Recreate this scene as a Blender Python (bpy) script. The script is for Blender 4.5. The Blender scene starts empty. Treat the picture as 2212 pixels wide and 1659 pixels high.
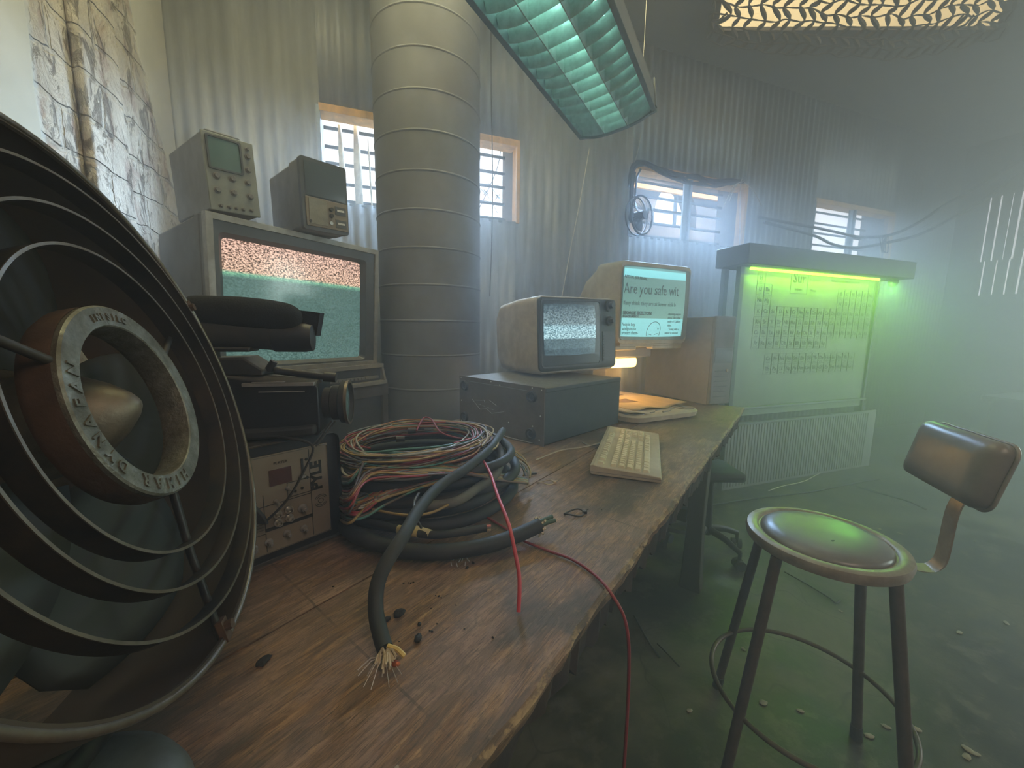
import bpy, bmesh, math, random
from mathutils import Vector as V, Matrix, Euler
R=math.radians; PI=math.pi
rnd=random.Random(7)
scn=bpy.context.scene; COL=scn.collection

# ------------------------------------------------------------ camera
W,H,F=2212.,1659.,845.
P_,RO=R(8),R(.66)
CAM=V((0,0,1.16))
FW=V((0,math.cos(P_),-math.sin(P_))); UP0=V((0,math.sin(P_),math.cos(P_))); RT0=V((1,0,0))
RT=RT0*math.cos(RO)+UP0*math.sin(RO); UP=UP0*math.cos(RO)-RT0*math.sin(RO)
cd=bpy.data.cameras.new('camera'); cam=bpy.data.objects.new('camera',cd); COL.objects.link(cam)
cd.sensor_fit='HORIZONTAL'; cd.sensor_width=36; cd.lens=36*F/W; cd.clip_start=.02; cd.clip_end=200
m3=Matrix((RT,UP,-FW)).transposed(); cam.matrix_world=Matrix.Translation(CAM)@m3.to_4x4()
scn.camera=cam
def ray(x,y): return FW+RT*((x-W/2)/F)-UP*((y-H/2)/F)
def atz(x,y,z):
    d=ray(x,y); return CAM+d*((z-CAM.z)/d.z)
def onp(x,y,p0,n):
    d=ray(x,y); return CAM+d*((p0-CAM).dot(n)/d.dot(n))
def atD(x,y,D): return CAM+ray(x,y)*D

# ------------------------------------------------------------ mesh builder
class B:
    def __init__(s): s.bm=bmesh.new()
    def _t(s,vs,M):
        if M is not None:
            for v in vs: v.co=M@v.co
    def box(s,x0,x1,y0,y1,z0,z1,M=None,mi=0):
        vs=[s.bm.verts.new((x,y,z)) for x in(x0,x1) for y in(y0,y1) for z in(z0,z1)]
        for f in((0,1,3,2),(4,6,7,5),(0,4,5,1),(2,3,7,6),(0,2,6,4),(1,5,7,3)):
            fa=s.bm.faces.new([vs[i] for i in f]); fa.material_index=mi
        s._t(vs,M); return s
    def hexa(s,pts,M=None):   # 8 pts: bottom 4 ccw, top 4 ccw
        vs=[s.bm.verts.new(p) for p in pts]
        for f in((3,2,1,0),(4,5,6,7),(0,1,5,4),(1,2,6,5),(2,3,7,6),(3,0,4,7)): s.bm.faces.new([vs[i] for i in f])
        s._t(vs,M); return s
    def prism(s,poly,z0,z1,M=None):
        a=[s.bm.verts.new((p[0],p[1],z0)) for p in poly]; b=[s.bm.verts.new((p[0],p[1],z1)) for p in poly]
        n=len(poly); s.bm.faces.new(a[::-1]); s.bm.faces.new(b)
        for i in range(n): s.bm.faces.new((a[i],a[(i+1)%n],b[(i+1)%n],b[i]))
        s._t(a+b,M); return s
    def loft(s,rings,cap=True,closed=True,M=None):
        rr=[[s.bm.verts.new(p) for p in r] for r in rings]; n=len(rr[0])
        for i in range(len(rr)-1):
            for j in range(n if closed else n-1):
                s.bm.faces.new((rr[i][j],rr[i][(j+1)%n],rr[i+1][(j+1)%n],rr[i+1][j]))
        if cap: s.bm.faces.new(rr[0][::-1]); s.bm.faces.new(rr[-1])
        for r in rr: s._t(r,M)
        return s
    def tube(s,pts,r,seg=8,closed=False,cap=True,M=None,flat=None):
        pts=[V(p) for p in pts]; n=len(pts); rings=[]
        up=None
        for i,p in enumerate(pts):
            a=pts[i-1] if (i>0 or closed) else p; b=pts[(i+1)%n] if (i<n-1 or closed) else p
            t=(b-a); 
            if t.length<1e-9: t=V((0,0,1))
            t.normalize()
            if up is None:
                up=V((0,0,1)) if abs(t.z)<.9 else V((1,0,0))
            x=up-t*up.dot(t)
            if x.length<1e-6: x=t.orthogonal()
            x.normalize(); y=t.cross(x); up=x
            rad=r(i/(n-1 if n>1 else 1)) if callable(r) else r
            rings.append([p+x*(math.cos(2*PI*k/seg)*rad)+y*(math.sin(2*PI*k/seg)*rad*(flat or 1)) for k in range(seg)])
        if closed: rings.append(rings[0])
        if closed:
            rr=[[s.bm.verts.new(q) for q in rg] for rg in rings[:-1]]
            for i in range(n):
                A_,B_=rr[i],rr[(i+1)%n]
                for j in range(seg): s.bm.faces.new((A_[j],A_[(j+1)%seg],B_[(j+1)%seg],B_[j]))
            for g in rr: s._t(g,M)
        else: s.loft(rings,cap=cap,M=M)
        return s
    def cyl(s,p0,p1,r,r1=None,seg=24,M=None):
        r1=r if r1 is None else r1
        return s.tube([p0,p1],lambda t:r+(r1-r)*t,seg,M=M)
    def lathe(s,prof,seg=48,M=None,a0=0,a1=2*PI):
        full=abs(a1-a0-2*PI)<1e-6; n=seg if full else seg+1
        rings=[]
        for k in range(n):
            a=a0+(a1-a0)*k/seg; rings.append([s.bm.verts.new((r*math.cos(a),r*math.sin(a),z)) for r,z in prof])
        for k in range(seg):
            A_,B_=rings[k],rings[(k+1)%n]
            for i in range(len(prof)-1):
                try: s.bm.faces.new((A_[i],B_[i],B_[i+1],A_[i+1]))
                except ValueError: pass
        for g in rings: s._t(g,M)
        return s
    def sphere(s,c,r,sc=(1,1,1),seg=12,M=None,jit=0):
        c=V(c); res=bmesh.ops.create_uvsphere(s.bm,u_segments=seg,v_segments=max(6,seg*2//3),radius=1)
        for v in res['verts']:
            j=1+rnd.uniform(-jit,jit)
            v.co=V((v.co.x*r*sc[0]*j,v.co.y*r*sc[1]*j,v.co.z*r*sc[2]*j))+c
        s._t(res['verts'],M); return s
    def grid(s,fn,nu,nv,M=None):
        g=[[s.bm.verts.new(fn(i/nu,j/nv)) for j in range(nv+1)] for i in range(nu+1)]
        for i in range(nu):
            for j in range(nv): s.bm.faces.new((g[i][j],g[i+1][j],g[i+1][j+1],g[i][j+1]))
        for q in g: s._t(q,M)
        return s
    def text(s,body,size,M,ext=.0003,align='CENTER',bold=0,sx=1,shear=0):
        cu=bpy.data.curves.new('t','FONT'); cu.body=body; cu.size=size; cu.extrude=ext; cu.align_x=align; cu.resolution_u=2; cu.offset=bold; cu.shear=shear
        ob=bpy.data.objects.new('t',cu); me=bpy.data.meshes.new_from_object(ob)
        off=len(s.bm.verts); vs=[]
        for v in me.vertices: vs.append(s.bm.verts.new(M@V((v.co.x*sx,v.co.y,v.co.z))))
        for p in me.polygons:
            try: s.bm.faces.new([vs[i] for i in p.vertices])
            except ValueError: pass
        bpy.data.objects.remove(ob); bpy.data.curves.remove(cu); bpy.data.meshes.remove(me); return s

def obj(name,b,mat,parent=None,label=None,cat=None,group=None,kind=None,bevel=0,smooth=35,M=None,solid=0,sub=0):
    bmesh.ops.recalc_face_normals(b.bm,faces=b.bm.faces) if not solid else None
    me=bpy.data.meshes.new(name); b.bm.to_mesh(me); b.bm.free()
    for m in (mat if isinstance(mat,(list,tuple)) else [mat]): me.materials.append(m)
    if smooth:
        me.shade_smooth()
        try: me.set_sharp_from_angle(angle=R(smooth))
        except Exception: pass
    o=bpy.data.objects.new(name,me); COL.objects.link(o)
    if parent: o.parent=parent
    if M is not None: o.matrix_basis=M
    if label: o['label']=label
    if cat: o['category']=cat
    if group: o['group']=group
    if kind: o['kind']=kind
    if solid:
        q=o.modifiers.new('s','SOLIDIFY'); q.thickness=solid; q.offset=0
    if bevel:
        q=o.modifiers.new('b','BEVEL'); q.width=bevel; q.segments=2; q.limit_method='ANGLE'; q.angle_limit=R(40); q.harden_normals=False
    if sub:
        q=o.modifiers.new('u','SUBSURF'); q.levels=sub; q.render_levels=sub
    return o
def thing(name,label,cat,M=None,group=None):
    o=bpy.data.objects.new(name,None); COL.objects.link(o); o.empty_display_size=.05
    if M is not None: o.matrix_basis=M
    o['label']=label; o['category']=cat
    if group: o['group']=group
    return o
def dup(root,M,label=None,group=None):
    r=root.copy(); COL.objects.link(r); r.matrix_basis=M
    if label: r['label']=label
    if group: r['group']=group
    for ch in list(root.children):
        c=ch.copy(); COL.objects.link(c); c.parent=r
        for g in ch.children:
            d=g.copy(); COL.objects.link(d); d.parent=c
    return r
def T(x,y,z): return Matrix.Translation((x,y,z))
def fr(pos,yaw,p=0,ro=0):
    return T(*pos)@(Matrix.Rotation(R(yaw),4,'Z')@Matrix.Rotation(R(p),4,'X')@Matrix.Rotation(R(ro),4,'Y'))
RX=lambda a:Matrix.Rotation(R(a),4,'X'); RY=lambda a:Matrix.Rotation(R(a),4,'Y'); RZ=lambda a:Matrix.Rotation(R(a),4,'Z')
FACE=RX(90)   # text in XY -> XZ facing -Y
def smoothpts(pts,n=8,closed=False):
    P=[V(p) for p in pts]; out=[]; N=len(P)
    for i in range(N if closed else N-1):
        g=lambda k:P[k%N] if closed else P[min(max(k,0),N-1)]
        p0,p1,p2,p3=g(i-1),g(i),g(i+1),g(i+2)
        for k in range(n):
            t=k/n; out.append(.5*((2*p1)+(-p0+p2)*t+(2*p0-5*p1+4*p2-p3)*t*t+(-p0+3*p1-3*p2+p3)*t**3))
    if not closed: out.append(P[-1])
    return out
def rrect(x0,x1,y0,y1,r,n=5):
    o=[]
    for cx,cy,a in((x1-r,y1-r,0),(x0+r,y1-r,90),(x0+r,y0+r,180),(x1-r,y0+r,270)):
        for k in range(n+1): 
            t=R(a+90*k/n); o.append((cx+r*math.cos(t),cy+r*math.sin(t)))
    return o

# ------------------------------------------------------------ materials
def nt(name):
    m=bpy.data.materials.new(name); m.use_nodes=True; t=m.node_tree; b=t.nodes['Principled BSDF']; return m,t,b
def N(t,typ,**k):
    n=t.nodes.new(typ)
    for a,v in k.items():
        if a in n.inputs.keys() if hasattr(n.inputs,'keys') else False: n.inputs[a].default_value=v
        else: setattr(n,a,v)
    return n
def c4(c): return (c[0],c[1],c[2],1)
def coords(t,scale=(1,1,1),obj=True,rot=(0,0,0)):
    tc=t.nodes.new('ShaderNodeTexCoord'); mp=t.nodes.new('ShaderNodeMapping'); mp.inputs['Scale'].default_value=scale; mp.inputs['Rotation'].default_value=rot
    t.links.new(tc.outputs['Object'],mp.inputs[0]); return mp.outputs[0]
def noise(t,vec,scale,detail=4,rough=.6,dist=0):
    n=t.nodes.new('ShaderNodeTexNoise'); n.inputs['Scale'].default_value=scale; n.inputs['Detail'].default_value=detail; n.inputs['Roughness'].default_value=rough; n.inputs['Distortion'].default_value=dist
    t.links.new(vec,n.inputs['Vector']); return n.outputs['Fac']
def ramp(t,fac,stops,interp='LINEAR'):
    r=t.nodes.new('ShaderNodeValToRGB'); r.color_ramp.interpolation=interp; e=r.color_ramp.elements
    while len(e)<len(stops): e.new(.5)
    for q,(p,c) in zip(e,stops): q.position=p; q.color=c4(c) if not isinstance(c,(int,float)) else (c,c,c,1)
    t.links.new(fac,r.inputs[0]); return r.outputs[0]
def mix(t,fac,a,b,bt='MIX'):
    m=t.nodes.new('ShaderNodeMix'); m.data_type='RGBA'; m.blend_type=bt
    if isinstance(fac,(int,float)): m.inputs[0].default_value=fac
    else: t.links.new(fac,m.inputs[0])
    for i,x in((6,a),(7,b)):
        if isinstance(x,(tuple,list)): m.inputs[i].default_value=c4(x)
        else: t.links.new(x,m.inputs[i])
    return m.outputs[2]
def mth(t,op,a,b=0,clamp=False):
    m=t.nodes.new('ShaderNodeMath'); m.operation=op; m.use_clamp=clamp
    for i,x in((0,a),(1,b)):
        if isinstance(x,(int,float)): m.inputs[i].default_value=x
        else: t.links.new(x,m.inputs[i])
    return m.outputs[0]
def bump(t,b,h,strength=.3,dist=.01):
    n=t.nodes.new('ShaderNodeBump'); n.inputs['Strength'].default_value=strength; n.inputs['Distance'].default_value=dist
    t.links.new(h,n.inputs['Height']); t.links.new(n.outputs[0],b.inputs['Normal'])
def sep(t,vec):
    s=t.nodes.new('ShaderNodeSeparateXYZ'); t.links.new(vec,s.inputs[0]); return s.outputs
def MAT(name,c,rough=.6,metal=0,var=.25,scale=30,dirt=None,damt=.4,dscale=8,bmp=.1,bscale=None,stretch=(1,1,1),spec=.5,dtop=0):
    m,t,b=nt(name); v=coords(t,stretch)
    n1=noise(t,v,scale,5)
    lo=tuple(max(0,x*(1-var)) for x in c); hi=tuple(min(1,x*(1+var)) for x in c)
    col=ramp(t,n1,[(.3,lo),(.7,hi)])
    if dirt:
        v2=coords(t); n2=noise(t,v2,dscale,6,.7)
        f=ramp(t,n2,[(.5-.25*damt,0.),(.62,damt)])
        col=mix(t,f,col,dirt)
        rf=mth(t,'ADD',rough,mth(t,'MULTIPLY',f,.3),True); t.links.new(rf,b.inputs['Roughness'])
    else: b.inputs['Roughness'].default_value=rough
    if dtop:   # dust settled on faces that look up
        g=t.nodes.new('ShaderNodeNewGeometry'); z=sep(t,g.outputs['Normal'])[2]
        n3=noise(t,coords(t),60,4)
        f2=mth(t,'MULTIPLY',ramp(t,z,[(.35,0.),(.9,1.)]),mth(t,'MULTIPLY',n3,dtop*1.8),True)
        col=mix(t,f2,col,(.30,.26,.21))
    t.links.new(col,b.inputs['Base Color']); b.inputs['Metallic'].default_value=metal; b.inputs['Specular IOR Level'].default_value=spec
    if bmp: bump(t,b,noise(t,v,bscale or scale*3,4),bmp,.002)
    return m
def EMI(name,c,s):
    m,t,b=nt(name); b.inputs['Base Color'].default_value=(.02,.02,.02,1); b.inputs['Emission Color'].default_value=c4(c); b.inputs['Emission Strength'].default_value=s; return m
DUST=(.34,.30,.25)
beige=MAT('aged_beige_plastic',(.44,.36,.26),.5,var=.08,scale=25,dirt=(.20,.15,.10),damt=.45,dscale=14,bmp=.05,dtop=.3)
beige2=MAT('dirty_cream_plastic',(.50,.43,.31),.5,var=.08,dirt=(.22,.17,.11),damt=.4,dscale=9,bmp=.05,dtop=.25)
greycase=MAT('grey_painted_case',(.20,.195,.19),.6,var=.12,scale=18,dirt=(.11,.10,.09),damt=.5,dscale=7,dtop=.5)
tvgrey=MAT('dusty_tv_cabinet',(.13,.13,.135),.6,var=.12,scale=14,dirt=(.09,.085,.08),damt=.4,dscale=6,dtop=.6)
tvdark=MAT('dark_tv_bezel',(.055,.06,.068),.45,var=.15,dirt=(.10,.095,.085),damt=.3,dscale=12,dtop=.5)
silver=MAT('worn_silver_trim',(.32,.31,.29),.45,.3,var=.1,dirt=(.16,.14,.11),damt=.5,dscale=20)
blackp=MAT('black_plastic',(.010,.010,.011),.45,var=.2,scale=40,dirt=(.028,.026,.023),damt=.35,dscale=18,dtop=.25)
blackr=MAT('black_rubber',(.014,.014,.013),.6,var=.25,scale=30,dirt=(.055,.051,.042),damt=.55,dscale=14,bmp=.2)
foam=MAT('black_foam',(.008,.0075,.0075),.95,var=.3,scale=200,bmp=.6,bscale=400)
cast=MAT('worn_cast_aluminium',(.27,.255,.205),.42,.75,var=.35,scale=40,dirt=(.08,.065,.04),damt=.8,dscale=30,bmp=.9,bscale=90)
rust=MAT('rusty_brown_iron',(.085,.045,.022),.7,.3,var=.4,scale=30,dirt=(.045,.025,.014),damt=.6,dscale=20,bmp=.4)
fanblk=MAT('black_painted_guard_steel',(.022,.021,.020),.45,.5,var=.2,scale=30,dirt=(.10,.07,.04),damt=.5,dscale=12,bmp=.15)
fanedge=MAT('bare_steel_edge',(.22,.19,.15),.35,.8,var=.25,scale=30,dirt=(.12,.07,.03),damt=.6,dscale=12)
bladem=MAT('grimy_fan_blade_paint',(.034,.030,.021),.6,.2,var=.3,scale=8,dirt=(.055,.045,.028),damt=.5,dscale=6,bmp=.15)
greenpaint=MAT('grey_green_motor_paint',(.04,.045,.036),.55,.1,var=.25,scale=8,dirt=(.03,.026,.02),damt=.6,dscale=6)
ductm=MAT('galvanised_duct',(.17,.17,.168),.55,.25,var=.12,scale=5,dirt=(.12,.115,.10),damt=.5,dscale=5,bmp=.08,stretch=(1,1,.5))
woodframe=MAT('raw_pine_frame',(.70,.40,.15),.7,var=.3,scale=20,stretch=(1,1,.2),dirt=(.30,.2,.1),damt=.4)
darkmetal=MAT('dark_painted_metal',(.035,.045,.05),.5,.3,var=.2,dirt=(.08,.08,.07),damt=.4,dscale=8)
redplaster=MAT('faded_red_plaster',(.40,.085,.06),.9,var=.2,scale=14,dirt=(.45,.22,.17),damt=.6,dscale=8,bmp=.5)
brickout=MAT('sooty_exterior_masonry',(.17,.13,.09),.95,var=.45,scale=5,dirt=(.08,.072,.064),damt=.9,dscale=3,bmp=.6)
stoolpaint=MAT('taupe_enamel_steel',(.33,.27,.21),.35,.35,var=.1,scale=20,dirt=(.16,.12,.08),damt=.5,dscale=25,bmp=.05)
vinyl=MAT('worn_grey_vinyl',(.14,.135,.13),.30,var=.15,scale=12,dirt=(.26,.23,.20),damt=.4,dscale=9,bmp=.15,bscale=18)
legm=MAT('brown_steel_tube',(.12,.08,.055),.45,.4,var=.25,scale=15,dirt=(.05,.035,.02),damt=.6,dscale=14)
paneltan=MAT('dusty_tan_faceplate',(.20,.165,.12),.55,.1,var=.12,scale=12,dirt=(.17,.13,.09),damt=.5,dscale=16)
ampface=MAT('scuffed_grey_brown_panel',(.16,.135,.11),.5,.3,var=.15,scale=10,dirt=(.10,.085,.07),damt=.5,dscale=14,bmp=.1)
ampbody=MAT('black_textured_steel',(.030,.036,.036),.6,.2,var=.25,scale=25,dirt=(.07,.075,.07),damt=.5,dscale=10,bmp=.2,dtop=.45)
ink=MAT('black_print',(.012,.012,.012),.6,var=.1,bmp=0)
whitep=MAT('white_plastic',(.55,.53,.48),.5,var=.08)
chrome=MAT('dull_chrome',(.5,.48,.44),.3,.9,var=.1)
keym=MAT('yellowed_keycaps',(.62,.55,.40),.5,var=.08,scale=60,dirt=(.35,.28,.17),damt=.35,dscale=40,bmp=.03)
glassgreen=MAT('dark_green_crt_glass',(.10,.17,.155),.12,var=.2,scale=10,dirt=(.14,.19,.17),damt=.5,bmp=0)
glassdark=MAT('dark_screen_glass',(.07,.085,.10),.2,var=.1,scale=6,bmp=0)
tape=MAT('yellowed_masking_tape',(.55,.42,.18),.7,var=.15)
crumb=MAT('burnt_black_crumb',(.012,.009,.008),.8,var=.4,scale=80,bmp=.6)
shredm=MAT('frayed_pale_fibre',(.45,.36,.24),.6,var=.3,scale=60)
plasticfilm=MAT('clear_film_shreds',(.55,.5,.45),.15,var=.2,scale=40)
netm=MAT('drab_net_cord',(.10,.085,.055),.9,var=.3,scale=30)
papernews=None

# ------------------------------------------------------------ room frame
u=V((math.cos(R(20.546)),math.sin(R(20.546)),0)); n=V((-u.y,u.x,0)); w0=V((-1.195,2.6,0))
def WP(s,off,z): return w0+u*s+n*off+V((0,0,z))
RM=Matrix.Translation(w0)@Matrix.Rotation(R(20.546),4,'Z')     # room-local: x=s, y=off, z
CEIL=3.4; SL,SR,OB=-.74,7.15,-5.0
WIN=[(0,1.29),(2.3,3.57),(4.55,5.86)]; WZ0,WZ1=1.95,2.49

def corr_mat(name,base,streak):
    m,t,b=nt(name); v=coords(t,(1,1,.12)); n1=noise(t,v,9,5,.7); n2=noise(t,coords(t),3,5)
    col=ramp(t,n1,[(.3,tuple(x*.6 for x in base)),(.55,base),(.72,streak)])
    col=mix(t,mth(t,'MULTIPLY',n2,.5),col,tuple(x*.7 for x in base))
    t.links.new(col,b.inputs['Base Color']); b.inputs['Metallic'].default_value=.15
    t.links.new(ramp(t,n1,[(.3,.65),(.7,.42)]),b.inputs['Roughness']); return m
corr=corr_mat('corrugated_iron_back',(.30,.31,.305),(.48,.48,.45))
corr2=corr_mat('corrugated_iron_right',(.20,.20,.18),(.36,.34,.28))

def corrugated(s0,s1,z0,z1,holes,pitch=.072,amp=.0065,seg=6,y=0):
    b=B(); N_=int((s1-s0)/pitch*seg)
    xs=sorted(set([s0+(s1-s0)*i/N_ for i in range(N_+1)]+[h for hh in holes for h in hh[:2]]))
    f=lambda x:y+amp*math.sin(2*PI*x/pitch)
    cache={}
    def vt(x,z):
        k=(round(x,5),round(z,5))
        if k not in cache: cache[k]=b.bm.verts.new((x,f(x),z))
        return cache[k]
    for a,c in zip(xs,xs[1:]):
        if c-a<1e-5: continue
        mid=(a+c)/2; hs=[h for h in holes if h[0]<mid<h[1]]
        spans=[(z0,z1)] if not hs else [(z0,hs[0][2]),(hs[0][3],z1)]
        for p,q in spans: b.bm.faces.new((vt(a,p),vt(c,p),vt(c,q),vt(a,q)))
    return b
o=obj('wall_back',corrugated(SL,SR,0,CEIL,[(a,c,WZ0,WZ1) for a,c in WIN]),corr,kind='structure',M=RM,solid=.002,smooth=60)
# masonry behind it, with the window openings
b=B(); T_=.31; y0=.04
edges=[SL-.4]+[x for w in WIN for x in w]+[SR+.4]
for i in range(0,len(edges),2): b.box(edges[i],edges[i+1],y0,T_,0,CEIL+.2)
for a,c in WIN: b.box(a,c,y0,T_,0,WZ0-.01); b.box(a,c,y0,T_,WZ1+.26,CEIL+.2)
obj('trim_1',b,brickout,kind='structure',M=RM,smooth=0)
# windows
barm=MAT('dark_window_bars',(.06,.065,.07),.5,.4,var=.2)
mullm=MAT('galvanised_mullion',(.20,.23,.25),.5,.5,var=.2)
for k,(a,c) in enumerate(WIN):
    w=bpy.data.objects.new('window_%d'%(k+1),None); COL.objects.link(w); w.matrix_basis=RM@T(a,0,WZ0); w['kind']='structure'
    L=c-a; hh=WZ1-WZ0
    f=B(); f.box(-.005,L+.024,-.012,.11,hh-.022,hh+.022); f.box(L,L+.026,-.012,.08,-.01,hh-.02)
    obj('window_frame',f,woodframe,w,bevel=.002)
    f=B(); f.box(-.02,0,-.01,.06,-.01,hh+.01); f.box(0,L,.0,.06,-.015,-.003); obj('window_sill',f,mullm,w)
    f=B(); f.box(L*.49,L*.49+.022,.0,.03,-.005,hh); 
    if k>0: f.box(L*.45,L*.49,.02,.035,0,hh)
    obj('mullion',f,mullm,w)
    for yp in (250,290,329,363,404,440):
        z=onp(788,yp,WP(0,.256,0),n).z-WZ0
        f=B(); f.box(-.02,L+.02,.25,.262,z-.010,z+.010); obj('window_bar',f,barm,w)
    f=B(); f.box(L+.002,L+.012,.062,T_-.002,-.01,hh+.24); obj('red_reveal',f,redplaster,w)
# left wall of brick with plaster patches
def brickmat():
    m,t,b=nt('whitewashed_crumbling_brick'); v=coords(t); 
    nz=noise(t,v,3.2,5,.65); 
    # wobble the coursing
    sx=sep(t,v); comb=t.nodes.new('ShaderNodeCombineXYZ')
    t.links.new(mth(t,'ADD',sx[1],mth(t,'MULTIPLY',nz,.10)),comb.inputs[0]); t.links.new(mth(t,'ADD',sx[2],mth(t,'MULTIPLY',noise(t,v,4.1,4),.09)),comb.inputs[1])
    br=t.nodes.new('ShaderNodeTexBrick'); br.inputs['Scale'].default_value=1; br.inputs['Brick Width'].default_value=.36; br.inputs['Row Height'].default_value=.15; br.inputs['Mortar Size'].default_value=.012; br.inputs['Mortar Smooth'].default_value=.5
    br.inputs['Color1'].default_value=c4((.36,.26,.20)); br.inputs['Color2'].default_value=c4((.42,.33,.26)); br.inputs['Mortar'].default_value=c4((.24,.19,.15))
    t.links.new(comb.outputs[0],br.inputs[0])
    n2=noise(t,coords(t,(1,1,.55)),9,8,.72,.6)
    white=ramp(t,n2,[(.37,0.),(.47,1.)])
    lime=ramp(t,noise(t,v,30,5),[(.3,(.50,.45,.36)),(.7,(.64,.59,.49))])
    br2=mix(t,mth(t,'MULTIPLY',white,.85),br.outputs['Color'],lime)
    mort=mth(t,'SUBTRACT',1.,br.outputs['Fac'])
    pits=ramp(t,noise(t,coords(t,(1,1,.5)),14,8,.75,.8),[(.36,1.),(.46,0.)])
    br3=mix(t,mth(t,'MULTIPLY',pits,.65),br2,(.20,.145,.11))
    # plaster regions: y = off (negative towards camera)
    edge=mth(t,'ADD',sx[1],mth(t,'MULTIPLY',mth(t,'SUBTRACT',noise(t,v,2.5,5),.5),.30))
    zed=mth(t,'MULTIPLY',mth(t,'SUBTRACT',sx[2],1.75),.42)
    p1=ramp(t,mth(t,'ADD',edge,mth(t,'ADD',zed,.02)),[(.0,0.),(.025,1.)])       # near the corner, wider higher up
    p2=ramp(t,mth(t,'SUBTRACT',-1.01,mth(t,'ADD',sx[1],mth(t,'MULTIPLY',noise(t,v,3,3),.06))),[(.0,0.),(.02,1.)])
    pm=mth(t,'MAXIMUM',p1,p2)
    plas=ramp(t,noise(t,v,6,6),[(.3,(.46,.44,.36)),(.7,(.55,.52,.43))])
    col=mix(t,pm,br3,plas); t.links.new(col,b.inputs['Base Color']); b.inputs['Roughness'].default_value=.9
    h=mth(t,'ADD',mth(t,'MULTIPLY',mort,.6),mth(t,'MULTIPLY',n2,1.0)); h=mth(t,'SUBTRACT',h,mth(t,'MULTIPLY',pits,.5))
    inv=mth(t,'SUBTRACT',1.,pm); h=mth(t,'ADD',mth(t,'MULTIPLY',h,inv),mth(t,'MULTIPLY',pm,1.5))
    bump(t,b,h,.9,.03); return m
brick=brickmat()
b=B(); b.box(SL-.3,SL,OB,.3,0,CEIL); obj('wall_left',b,brick,kind='structure',M=RM,smooth=0)
b=B(); b.box(SL,SL+.035,-.86,-.60,0,CEIL); obj('trim_2',b,brick,kind='structure',M=RM,bevel=.012)
# right wall, corrugated with gaps between the sheets letting daylight through
b=corrugated(OB,.0,1.85,CEIL,[],pitch=.15,amp=.02)
slits=[-.1-.105*k for k in range(20)]
b=B()
x=0.0
rs=random.Random(3)
yy=0.0
def slat_wall(y0,y1,z0,z1,wid,gap,b):
    y=y0
    while y>y1:
        wdt=wid*rs.uniform(.8,1.2); b.loft([[ (0,y,z0),(0.006,y-wdt*.25,z0),(0.006,y-wdt*.75,z0),(0,y-wdt,z0)],[(0,y,z1),(0.006,y-wdt*.25,z1),(0.006,y-wdt*.75,z1),(0,y-wdt,z1)]],cap=False,closed=False)
        y-=wdt+gap*rs.uniform(.3,1.2)
slat_wall(-.2,-1.9,2.02,2.75,.075,.016,b); slat_wall(-.2,-1.9,1.62,2.02,.085,.018,b)
b.box(0,.02,OB,-1.9,0,CEIL); b.box(0,.02,-.2,0.05,0,CEIL); b.box(0,.02,-1.9,-.2,0,1.62); b.box(0,.02,-1.9,-.2,2.75,CEIL)
obj('wall_right',b,corr2,kind='structure',M=RM@T(SR,0,0),smooth=0)
b=B(); b.box(SL-.3,SR+.1,OB-.2,OB,0,CEIL); obj('wall_behind',b,MAT('dim_block_wall',(.25,.23,.2),.9),kind='structure',M=RM,smooth=0)
# floor
def floormat():
    m,t,b=nt('dirty_concrete_floor'); v=coords(t)
    n1=noise(t,v,1.3,8,.7,.4); n2=noise(t,v,7,8,.75); n3=noise(t,v,40,4)
    col=ramp(t,n1,[(.36,(.014,.014,.008)),(.5,(.055,.051,.033)),(.64,(.15,.13,.092))])
    col=mix(t,ramp(t,n2,[(.52,0.),(.60,.6)]),col,(.15,.13,.095))
    vo=t.nodes.new('ShaderNodeTexVoronoi'); vo.feature='DISTANCE_TO_EDGE'; vo.inputs['Scale'].default_value=2.1
    mp=t.nodes.new('ShaderNodeVectorMath'); mp.operation='ADD'; t.links.new(v,mp.inputs[0])
    nn=t.nodes.new('ShaderNodeTexNoise'); nn.inputs['Scale'].default_value=3; t.links.new(v,nn.inputs['Vector'])
    sc=t.nodes.new('ShaderNodeVectorMath'); sc.operation='SCALE'; sc.inputs['Scale'].default_value=.5; t.links.new(nn.outputs['Color'],sc.inputs[0]); t.links.new(sc.outputs[0],mp.inputs[1])
    t.links.new(mp.outputs[0],vo.inputs['Vector'])
    cr=ramp(t,vo.outputs['Distance'],[(.0,1.),(.012,0.)]); cr=mth(t,'MULTIPLY',cr,ramp(t,n1,[(.45,0.),(.6,.8)]))
    col=mix(t,cr,col,(.03,.028,.02)); t.links.new(col,b.inputs['Base Color'])
    t.links.new(ramp(t,n1,[(.35,.28),(.62,.6)]),b.inputs['Roughness'])
    bump(t,b,mth(t,'ADD',n2,mth(t,'MULTIPLY',n3,.2)),.25,.01); return m
b=B(); b.box(SL-.3,SR+.3,OB-.2,.35,-.1,0); obj('floor',b,floormat(),kind='structure',M=RM,smooth=0)
# ceiling with two openings (net skylight, rear-left skylight)
ceilm=MAT('smoke_stained_ceiling',(.20,.19,.165),.9,var=.3,scale=2,dirt=(.12,.11,.09),damt=.6,dscale=2)
A0,A1,A2_,A3=atz(1550,66,CEIL),atz(2150,64,CEIL),atz(2290,-260,CEIL),atz(1600,-260,CEIL)
iRM=RM.inverted()
op1=[iRM@p for p in(A0,A1,A2_,A3)]
op2=[V((-.45,-.75,CEIL)),V((1.5,-.75,CEIL)),V((1.5,-1.75,CEIL)),V((-.45,-1.75,CEIL))]
b=B()
outer=[(SL-.3,.35),(SR+.3,.35),(SR+.3,OB-.2),(SL-.3,OB-.2)]
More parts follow.
